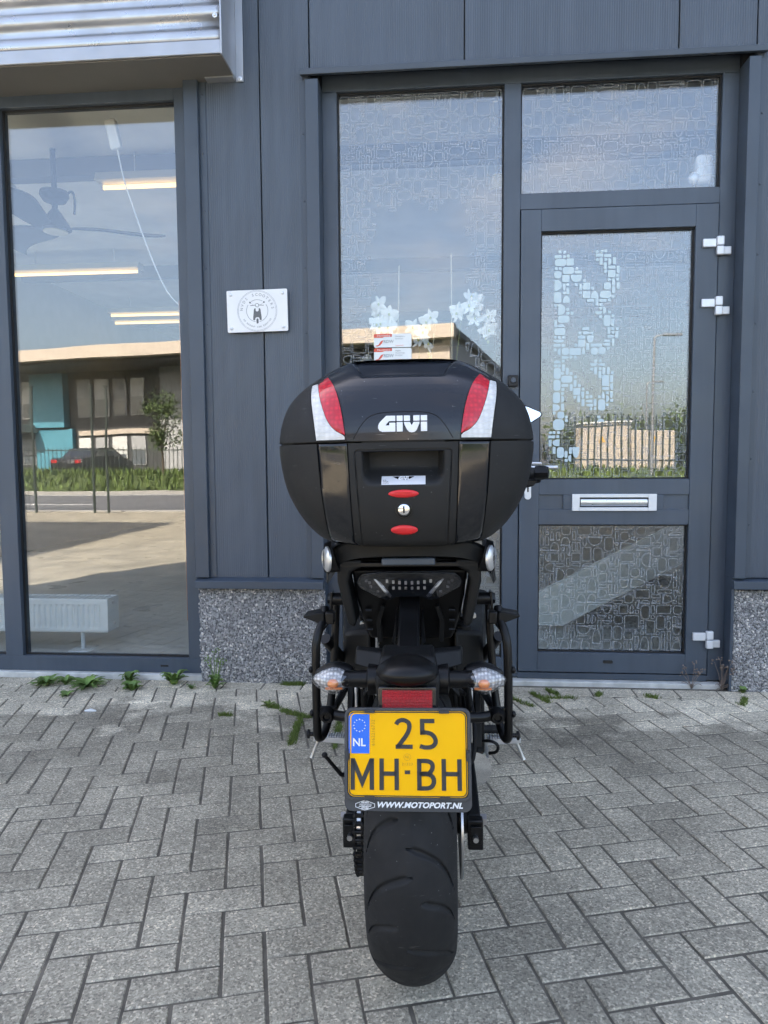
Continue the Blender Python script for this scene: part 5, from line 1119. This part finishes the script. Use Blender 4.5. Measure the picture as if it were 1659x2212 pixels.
# engine, frame, tank, seat, fairing and front end
kb('engine', 'satin_black', (-.19, .19, .55, .95, .28, .62), bev=.04, seg=3); kb('cylinder_block', 'satin_black', (-.17, .17, .72, .98, .55, .80), bev=.02); kb('air_box', 'matt_black', (-.12, .12, .18, .55, .60, .80), bev=.03, seg=3)
for s in (-1, 1): kp(MB().tube(smoothpts([(s * .15, .5, .55), (s * .17, .6, .75), (s * .13, .95, .84), (s * .05, 1.12, .92)], 2), .03, 12), 'frame_spar', 'satin_black')
kp(MB().ell((0, .74, .90), (.16, .28, .13), 28, 18, lambda p: Vector((p.x * (1 - .3 * max(0, -p.y)), p.y, p.z))), 'fuel_tank', 'tank_grey')
kp(MB().loft([[(-.13, .0, .90), (.13, .0, .90), (.12, .0, .925), (-.12, .0, .925)], [(-.14, .25, .885), (.14, .25, .885), (.12, .25, .925), (-.12, .25, .925)], [(-.11, .55, .83), (.11, .55, .83), (.09, .55, .865), (-.09, .55, .865)]]), 'seat', 'rubber', bev=.012, seg=3)
for s in (-1, 1): kp(MB().loft([[(s * .13, .9, .95), (s * .15, .9, .95), (s * .19, .9, .70), (s * .17, .9, .68)], [(s * .14, 1.15, 1.05), (s * .16, 1.15, 1.05), (s * .17, 1.15, .78), (s * .15, 1.15, .76)], [(s * .04, 1.40, .98), (s * .06, 1.40, .98), (s * .07, 1.40, .84), (s * .05, 1.40, .83)]]), 'fairing', 'tank_grey', bev=.006)
kp(MB().loft([[(-.12, 1.22, .84), (.12, 1.22, .84), (.15, 1.2, 1.0), (-.15, 1.2, 1.0)], [(-.05, 1.42, .85), (.05, 1.42, .85), (.06, 1.40, .95), (-.06, 1.40, .95)]]), 'headlight', 'gloss_black', bev=.02, seg=3)
kp(MB().grid(lambda u, v: ((u - .5) * (.36 - .12 * v), 1.30 - .2 * v - .5 * (u - .5) ** 2 * .6, 1.0 + .22 * v), 14, 10), 'windscreen', 'screen', solid=.004)
kp(MB().tube(smoothpts([(-.41, .93, 1.065), (-.22, .99, 1.07), (-.1, 1.04, 1.04), (.1, 1.04, 1.04), (.22, .99, 1.07), (.41, .93, 1.065)], 2), .011, 12), 'handlebar', 'satin_black')
for s in (-1, 1):
    kp(MB().cyl((s * .31, .965, 1.068), (s * .41, .93, 1.066), .0165, n=18), 'grip', 'rubber'); kp(MB().lathe([(.017, 0), (.023, .004), (.0245, .03), (.02, .048), (.0, .05)], (s * .406, .931, 1.066), (s, -.27, 0), 8), 'bar_end', 'satin_black')
    kp(MB().tube(smoothpts([(s * .26, 1.02, 1.09), (s * .34, 1.01, 1.098), (s * .44, .985, 1.096)], 1), .006, 10), 'lever', 'alu'); kp(MB().loft([[(s * .30, 1.06, 1.00), (s * .30, 1.06, 1.10), (s * .30, 1.07, 1.10), (s * .30, 1.07, 1.0)], [(s * .44, 1.0, 1.03), (s * .44, 1.0, 1.08), (s * .44, 1.01, 1.08), (s * .44, 1.01, 1.03)]]), 'hand_guard', 'matt_black', bev=.004)
    kp(MB().loft([[(s * .33, .95, 1.045), (s * .33, .98, 1.045), (s * .33, .98, 1.0), (s * .33, .95, 1.01)], [(s * .42, .94, 1.04), (s * .42, .96, 1.04), (s * .405, .96, 1.018), (s * .405, .94, 1.02)]]), 'switch_pod', 'satin_black', bev=.004)
    mp_ = [(.28, 1.318), (.38, 1.316), (.415, 1.308), (.462, 1.286), (.4665, 1.277), (.461, 1.268), (.415, 1.238), (.34, 1.225), (.285, 1.235), (.272, 1.28)]
    mr_ = kp(MB().prism([(s * a, b) for a, b in mp_], lambda a, b, w: (a, 1.12 - w + (abs(a) - .37) * .12, b), -.03, 0), 'mirror', 'satin_black', bev=.006, seg=3); kp(MB().prism([(s * ((a - .37) * .93 + .37), (b - 1.27) * .88 + 1.27) for a, b in mp_], lambda a, b, w: (a, 1.12 - w + (abs(a) - .37) * .12 + .16 * (b - 1.27), b), .009, .011), 'mirror_glass', 'chrome', mr_, smooth=False)
    kp(MB().tube(smoothpts([(s * .27, .99, 1.08), (s * .30, 1.04, 1.15), (s * .36, 1.13, 1.24)], 2), .007, 10), 'mirror_stalk', 'satin_black')
    kp(MB().cyl((s * .1, 1.10, 1.0), (s * .1, 1.40, .34), .027, n=18), 'fork_leg', 'satin_black')
FX, FZ, FR2 = 1.47, .30, .30
fw = kp(MB().lathe([(.05, -.0), (.215, -.0), (.215, .015), (.20, .02), (.20, .07), (.215, .075), (.215, .09), (.05, .09)], (-.045, FX, FZ), (1, 0, 0), 40, cap=False), 'front_wheel', 'satin_black')
kp(MB().lathe([(.215, -.048), (.235, -.058), (.262, -.060), (.285, -.045), (.297, -.022), (.30, 0), (.297, .022), (.285, .045), (.262, .060), (.235, .058), (.215, .048)], (0, FX, FZ), (1, 0, 0), 80, cap=False), 'tyre', 'rubber', fw)
kp(MB().cyl((-.12, FX, FZ), (.12, FX, FZ), .02, n=14), 'hub', 'satin_black', fw)
for k in range(5): a = R(72 * k); kp(MB().tube([(0, FX + .02 * math.sin(a), FZ + .02 * math.cos(a)), (0, FX + .2 * math.sin(a), FZ + .2 * math.cos(a))], [.022, .014], 8), 'spoke', 'satin_black', fw)
for s in (-1, 1): kp(MB().lathe([(.10, -.002), (.149, -.002), (.149, .002), (.10, .002)], (s * .07, FX, FZ), (1, 0, 0), 36), 'brake_disc', 'brushed', fw)
kp(MB().grid(lambda u, v: ((u - .5) * .15, FX + .32 * math.sin(R(-75 + 120 * v)), FZ + .325 * math.cos(R(-75 + 120 * v)) - .03 * (2 * abs(u - .5)) ** 3), 12, 20), 'front_mudguard', 'satin_black', solid=.003)
kb('radiator', 'dark_hollow', (-.17, .17, 1.0, 1.04, .45, .75), bev=.006)
kp(MB().tube([(-.13, .72, .27), (-.15, .60, .25), (-.17, .42, .235)], [.016, .014, .011], 12), 'side_stand', 'satin_black'); kp(MB().box(-.19, -.155, .36, .42, .222, .234), 'stand_foot', 'satin_black', bev=.003)

# ================================================================== TOP CASE
TC = empty('top_case', (BX - .0135, BY, .945), BR); tag(TC, 'large black top case with red and white reflectors on the motorcycle rack', 'top case')
def tab(t, z):
    if z <= t[0][0]: return t[0][1]
    for (a, u), (b, v) in zip(t, t[1:]):
        if z <= b:
            q = (z - a) / (b - a); return u + (v - u) * q
    return t[-1][1]
Wt = [(.948, .130), (.951, .158), (.956, .174), (.965, .188), (.99, .214), (1.027, .238), (1.064, .254), (1.11, .2635), (1.153, .267), (1.197, .260), (1.231, .2470), (1.253, .2280), (1.272, .2070), (1.291, .1780), (1.308, .1500), (1.3185, .1300), (1.3215, .1200), (1.322, .112)]
Lt = [(.948, .150), (.951, .168), (.956, .176), (.965, .183), (1.0, .196), (1.05, .2045), (1.153, .21), (1.2, .2045), (1.25, .183), (1.28, .158), (1.300, .132), (1.314, .106), (1.322, .086)]
def dense(t):
    P = [tuple(p)[:2] for p in smoothpts([(a, b, 0) for a, b in t], 2)]; return P
Wt, Lt = dense(Wt), dense(Lt)
NE = 2.9
def scoop(x, z):
    zr = 1.279 + max(0, abs(x) - .078) * 1.5; t = max(0, min(1, (z - zr) / .004)); return .017 * t * t * (3 - 2 * t)
def surf(x, z, off=0., front=False):
    w, L = tab(Wt, z), tab(Lt, z); q = min(1, abs(x) / w); y = L * max(0, 1 - q ** NE) ** (1 / NE)
    return (x, (y + off) if front else (-y - off), z - .945)
xo_t = [(.948, .112), (.953, .140), (.965, .150), (1.06, .159), (1.153, .1645), (1.185, .168), (1.2115, .1725), (1.242, .178), (1.267, .1815), (1.285, .168), (1.300, .146), (1.314, .122), (1.322, .100)]
xi_t = [(.948, .085), (.96, .0985), (1.153, .1050)]
xo = lambda z: tab(xo_t, z); xi = lambda z: tab(xi_t, z)
def zlist(z0, z1, n):                     # denser near the rounded top and bottom
    return [z0 + (z1 - z0) * k / n for k in range(n + 1)]
def patch(x0, x1, z0, z1, nu, nv, fn, bias=False):
    mb = MB(); mb.fixn = False
    def f(u, v):
        z = z0 + (z1 - z0) * v; a, b = x0(z), x1(z)
        if bias == 1: u = 1 - (1 - u) ** 2.2
        if bias == -1: u = u ** 2.2
        return fn(a + (b - a) * u, z)
    return mb.grid(f, nu, nv)
ZS = 1.1535; G = .0011; ZB, ZT = .9485, 1.3215
def tp(mb, n, m, p=TC, **k): return mb.build(n, m, p, **k)
rear = lambda off: (lambda x, z: surf(x, z, off))
# inner body that shows dark in the joints
for z0, z1, nm in ((ZB, ZS, 'base_body'), (ZS, ZT, 'lid_body')):
    rings = []
    for k in range(25):
        z = z0 + (z1 - z0) * k / 24; w, L = tab(Wt, z) - .004, tab(Lt, z) - .004
        rings.append([((w) * math.copysign(abs(math.cos(t)) ** (2 / NE), math.cos(t)), (L) * math.copysign(abs(math.sin(t)) ** (2 / NE), math.sin(t)), z - .945) for t in [2 * math.pi * i / 64 for i in range(64)]])
    if nm == 'base_body':                 # the handle pocket is hollow: the core stops short of it
        rings = [[(x, max(y, -.150), z) for x, y, z in r] for r in rings]
    else: rings = [[(x, y, z - (.012 if i > 18 else 0)) for x, y, z in r] for i, r in enumerate(rings)]
    tp(MB().loft(rings), nm, 'dark_hollow')
SOL = .003
for s, bias in ((1, 1), (-1, -1)):
    if s > 0: a, b = (lambda z: xo(z) + G), (lambda z: tab(Wt, z))
    else: a, b = (lambda z: -tab(Wt, z)), (lambda z: -xo(z) - G)
    tp(patch(a, b, ZB, ZS - .0022, 22, 40, rear(0), bias), 'base_side', 'grain_black', ang=60); tp(patch(a, b, ZS + .0018, ZT, 22, 44, rear(0), bias), 'lid_side', 'grain_black', ang=60)
    a2, b2 = ((lambda z: xi(z) + G), (lambda z: xo(z) - G)) if s > 0 else ((lambda z: -xo(z) + G), (lambda z: -xi(z) - G))
    tp(patch(a2, b2, ZB, ZS - .0022, 10, 40, rear(.0006)), 'gloss_strip', 'gloss_black', solid=SOL, ang=60)
for z0, z1, nm in ((ZB, ZS - .0022, 'base_front'), (ZS + .0018, ZT, 'lid_front')):
    mb = MB(); mb.fixn = False
    mb.grid(lambda u, v: (lambda z, t: (tab(Wt, z) * math.copysign(abs(math.cos(t)) ** (2 / NE), math.cos(t)), tab(Lt, z) * abs(math.sin(t)) ** (2 / NE), z - .945))(z0 + (z1 - z0) * v, math.pi * u), 60, 30); tp(mb, nm, 'grain_black', ang=60)
mb = MB(); mb.fixn = False; mb.grid(lambda u, v: surf(-.1644 + 0 * u, ZT) if 0 else (lambda t, r: (tab(Wt, ZT) * r * math.copysign(abs(math.cos(t)) ** (2 / NE), math.cos(t)), tab(Lt, ZT) * r * math.copysign(abs(math.sin(t)) ** (2 / NE), math.sin(t)), ZT - .945 - .008 * (1 - r)))(2 * math.pi * u, 1 - v), 64, 6); tp(mb, 'lid_top', 'lid_black', ang=60)
mb = MB(); mb.fixn = False; mb.grid(lambda u, v: (lambda t, r: (tab(Wt, ZB) * r * math.copysign(abs(math.cos(t)) ** (2 / NE), math.cos(t)), tab(Lt, ZB) * r * math.copysign(abs(math.sin(t)) ** (2 / NE), math.sin(t)), ZB - .945))(2 * math.pi * u, v), 64, 3); tp(mb, 'base_bottom', 'grain_black', ang=60)
lid = tp(patch(lambda z: -xo(z) + G, lambda z: xo(z) - G, ZS + .0018, ZT, 90, 80, lambda x, z: surf(x, z, -scoop(x, z))), 'lid', 'lid_black', ang=60)
# latch panel with the hand recess
def sstep(t): t = max(0, min(1, t)); return t * t * (3 - 2 * t)
def sdf(x, z):                            # signed distance to the latch plate outline (rounded at the top)
    hw = .0918 - (1.137 - z) / .18 * .0098; ax = abs(x) - hw; az = z - 1.1375
    if ax > -.008 and az > -.008: return math.hypot(ax + .008, az + .008) - .008
    return max(ax, az)
def latch(x, z):
    d = 0; q = sdf(x, z); d += .0022 * max(0, 1 - abs(q) / .0014) - (.0010 if q < -.0014 else 0)
    if abs(x) < .0790 and 1.068 < z < 1.1345: d += .036 * sstep((.0790 - abs(x)) / (.014 + .35 * max(0, 1.1 - z))) * sstep((z - 1.068) / .040)
    return surf(x, z, -d)
lp = tp(patch(lambda z: -xi(z) + G, lambda z: xi(z) - G, ZB, ZS - .0022, 150, 140, latch), 'latch_panel', 'grain_black', ang=40)
lm = MB(); lm.fixn = False
def wafer(cx_, cz_, rx, rz, off, h, n=40):   # domed oval set on the case surface
    rings = []
    for k in range(7):
        t = k / 6; r = math.cos(t * math.pi / 2) ** .6 if t < 1 else .001; e = h * math.sin(t * math.pi / 2)
        rings.append([(lambda X, Z: surf(X, Z, off + e))(cx_ + rx * r * math.cos(2 * math.pi * i / n), cz_ + rz * r * math.sin(2 * math.pi * i / n) * (1)) for i in range(n)])
    return MB().loft(rings)
lens_ = lambda rx, rz: [(rx * math.cos(R(a)), rz * math.copysign(abs(math.sin(R(a))) ** 1.25, math.sin(R(a)))) for a in range(0, 360, 10)]
tp(wafer(0, 1.055, .0312, .0094, -.001, .0004), 'button_well', 'dark_hollow', lp); b1_ = tp(wafer(0, 1.055, .0297, .0080, -.001, .006), 'release_button', 'red_button', lp)
for dz in (-.0025, 0, .0025): tp(MB().tube([surf(-.014 + .028 * k / 8, 1.055 + dz + .0006 * math.cos((k / 8 - .5) * 3), .0052) for k in range(9)], .0007, 6), 'button_ridge', 'red_button', b1_)
tp(wafer(0, .985, .0280, .0112, -.001, .0004), 'button_well', 'dark_hollow', lp); b2_ = tp(wafer(0, .985, .0266, .0100, -.001, .007), 'lower_button', 'red_button', lp)
c0 = Vector(surf(0, 1.0248, -.001)); lkr = tp(MB().lathe([(.0165, -.001), (.0155, .004), (.0125, .0045), (.0115, .002)], c0, (0, -1, 0), 32), 'lock_ring', 'satin_black', lp); tp(MB().lathe([(.0112, .0), (.0112, .003), (.0100, .0038), (0, .0042)], c0, (0, -1, 0), 30), 'lock_barrel', 'chrome', lkr); bx('key_slot', 'dark_hollow', (-.0016, .0016, c0.y - .0048, c0.y - .003, c0.z - .0065, c0.z + .0065), lkr)
def lab(a, b, e=.0): p = latch(a, b); return (p[0], p[1] - .0012 - e, p[2])
mb = MB(); mb.fixn = False; mb.grid(lambda u, v: lab(-.0415 + .083 * u, 1.0722 + .0158 * v), 24, 6); lb = tp(mb, 'owner_label', 'label_grey', lp)
q = MB(); q.fixn = False; q.grid(lambda u, v: lab(-.021 + .042 * u + (1 - v) * (.5 - u) * .026, 1.0812 + .0060 * v, .0004), 8, 3); tp(q, 'label_flash', 'gloss_black', lb, smooth=False)
GV = [[(540, 285), (663, 285), (663, 357), (578, 357), (531, 413), (583, 413), (583, 378), (663, 378), (663, 498), (492, 498), (452, 482), (434, 445), (437, 405), (458, 368)],
      [(680, 285), (760, 285), (760, 358), (680, 358)], [(680, 372), (760, 372), (760, 498), (680, 498)], [(775, 285), (857, 285), (857, 358), (775, 358)], [(900, 285), (983, 285), (983, 358), (900, 358)],
      [(775, 372), (855, 372), (878, 416), (902, 372), (983, 372), (976, 402), (944, 478), (916, 506), (880, 512), (845, 504), (815, 472), (782, 402)], [(998, 285), (1082, 285), (1082, 358), (998, 358)], [(998, 372), (1082, 372), (1082, 498), (998, 498)]]
g1, g2 = MB(), MB()
for P in GV:
    g1.prism([((a - 757) * 1.4166e-4, (397 - b) * 1.4166e-4) for a, b in P], lambda a, b, w: surf(a, 1.1855 + b, .0002 + w), 0, .0026)
    g2.prism([((a - 757) * 3.0e-5, (397 - b) * 3.0e-5) for a, b in P], lambda a, b, w: lab(a, 1.0842 + b, .0006 + w), 0, .0002)
tp(g1, 'badge_lettering', 'case_white', lid, bev=.0006); tp(g2, 'label_lettering', 'case_white', lb, smooth=False)
q = MB()
for k, t_ in enumerate(('NAME', 'ADDRESS', 'COUNTRY')):
    v, f = text_mesh(t_, .0026, shear=.2); mn = min(a for a, b in v); q.add([lab(a - mn - .0395, 1.0805 - .0026 * k + b, .0004) for a, b in v], f)
tp(q, 'label_print', 'plate_black', lb, smooth=False)
AR = smoothpts([(-.094, 1.158, 0), (-.078, 1.186, 0), (-.058, 1.2065, 0), (0, 1.2095, 0), (.058, 1.2065, 0), (.078, 1.186, 0), (.094, 1.158, 0)], 2)
tp(MB().tube([surf(p.x, p.y, -.0002) for p in AR], .0009, 8), 'badge_arch', 'satin_black', lid)
def strip(lo, hi, off, nm, m, s, th=.0035):
    lo = [p for p in smoothpts([(a, b, 0) for a, b in lo], 2)]; hi = [p for p in smoothpts([(a, b, 0) for a, b in hi], 2)]
    def res(P, n):
        d = [0]
        for a, b in zip(P, P[1:]): d.append(d[-1] + (b - a).length)
        out = []
        for k in range(n + 1):
            t = d[-1] * k / n; i = max(j for j in range(len(P) - 1) if d[j] <= t + 1e-9); out.append(P[i].lerp(P[i + 1], min(1, (t - d[i]) / (d[i + 1] - d[i] + 1e-9))))
        return out
    A, Bq = res(lo, 28), res(hi, 28); mb = MB()
    rings = []
    for a, b in zip(A, Bq):
        row = [a.lerp(b, k / 8) for k in range(9)]; dome = [.0014 * math.sin(math.pi * k / 8) for k in range(9)]
        rings.append([surf(s * p.x, p.y, -.002) for p in row] + [surf(s * p.x, p.y, off + d) for p, d in zip(reversed(row), reversed(dome))])
    return tp(mb.loft(rings), nm, m, lid, bev=.0005, ang=40)
ro = [(.1685, 1.270), (.162, 1.245), (.153, 1.218), (.142, 1.1915), (.1265, 1.175), (.1095, 1.167)]; ri = [(.151, 1.285), (.139, 1.272), (.128, 1.252), (.1185, 1.222), (.1130, 1.196), (.1090, 1.168)]
wo_ = [(.1825, 1.268), (.1795, 1.242), (.1735, 1.2115), (.1690, 1.185), (.1655, 1.158)]; wi = [(.1692, 1.2705), (.1628, 1.2445), (.1535, 1.217), (.1425, 1.1905), (.127, 1.174), (.1095, 1.166), (.1093, 1.1585)]
for s in (-1, 1):
    strip([(.186, 1.272), (.183, 1.242), (.177, 1.2115), (.172, 1.185), (.1675, 1.156)], [(.150, 1.288), (.126, 1.252), (.1165, 1.222), (.1110, 1.196), (.1070, 1.1565)], .0008, 'reflector_bed', 'dark_hollow', s)
    strip(wo_, wi, .0022, 'white_reflector', 'clear_reflex', s); strip(ro, ri, .0026, 'red_reflector', 'red_reflex', s)
    for k in range(14):
        t = k / 13; i = t * 4; a = Vector(wo_[min(3, int(i))]).lerp(Vector(wo_[min(3, int(i)) + 1]), i - min(3, int(i))); j = t * 5; b = Vector(wi[min(5, int(j))]).lerp(Vector(wi[min(5, int(j)) + 1]), j - min(5, int(j)))
        tp(MB().tube([surf(s * (a.x + (b.x - a.x) * u), a.y + (b.y - a.y) * u, .0034) for u in (.08, .5, .92)], .0005, 5), 'reflector_line', 'label_grey', lid)
tp(patch(lambda z: -.078, lambda z: .078, ZS - .0035, ZS + .001, 20, 2, rear(-.0025)), 'joint_strip', 'matt_black')
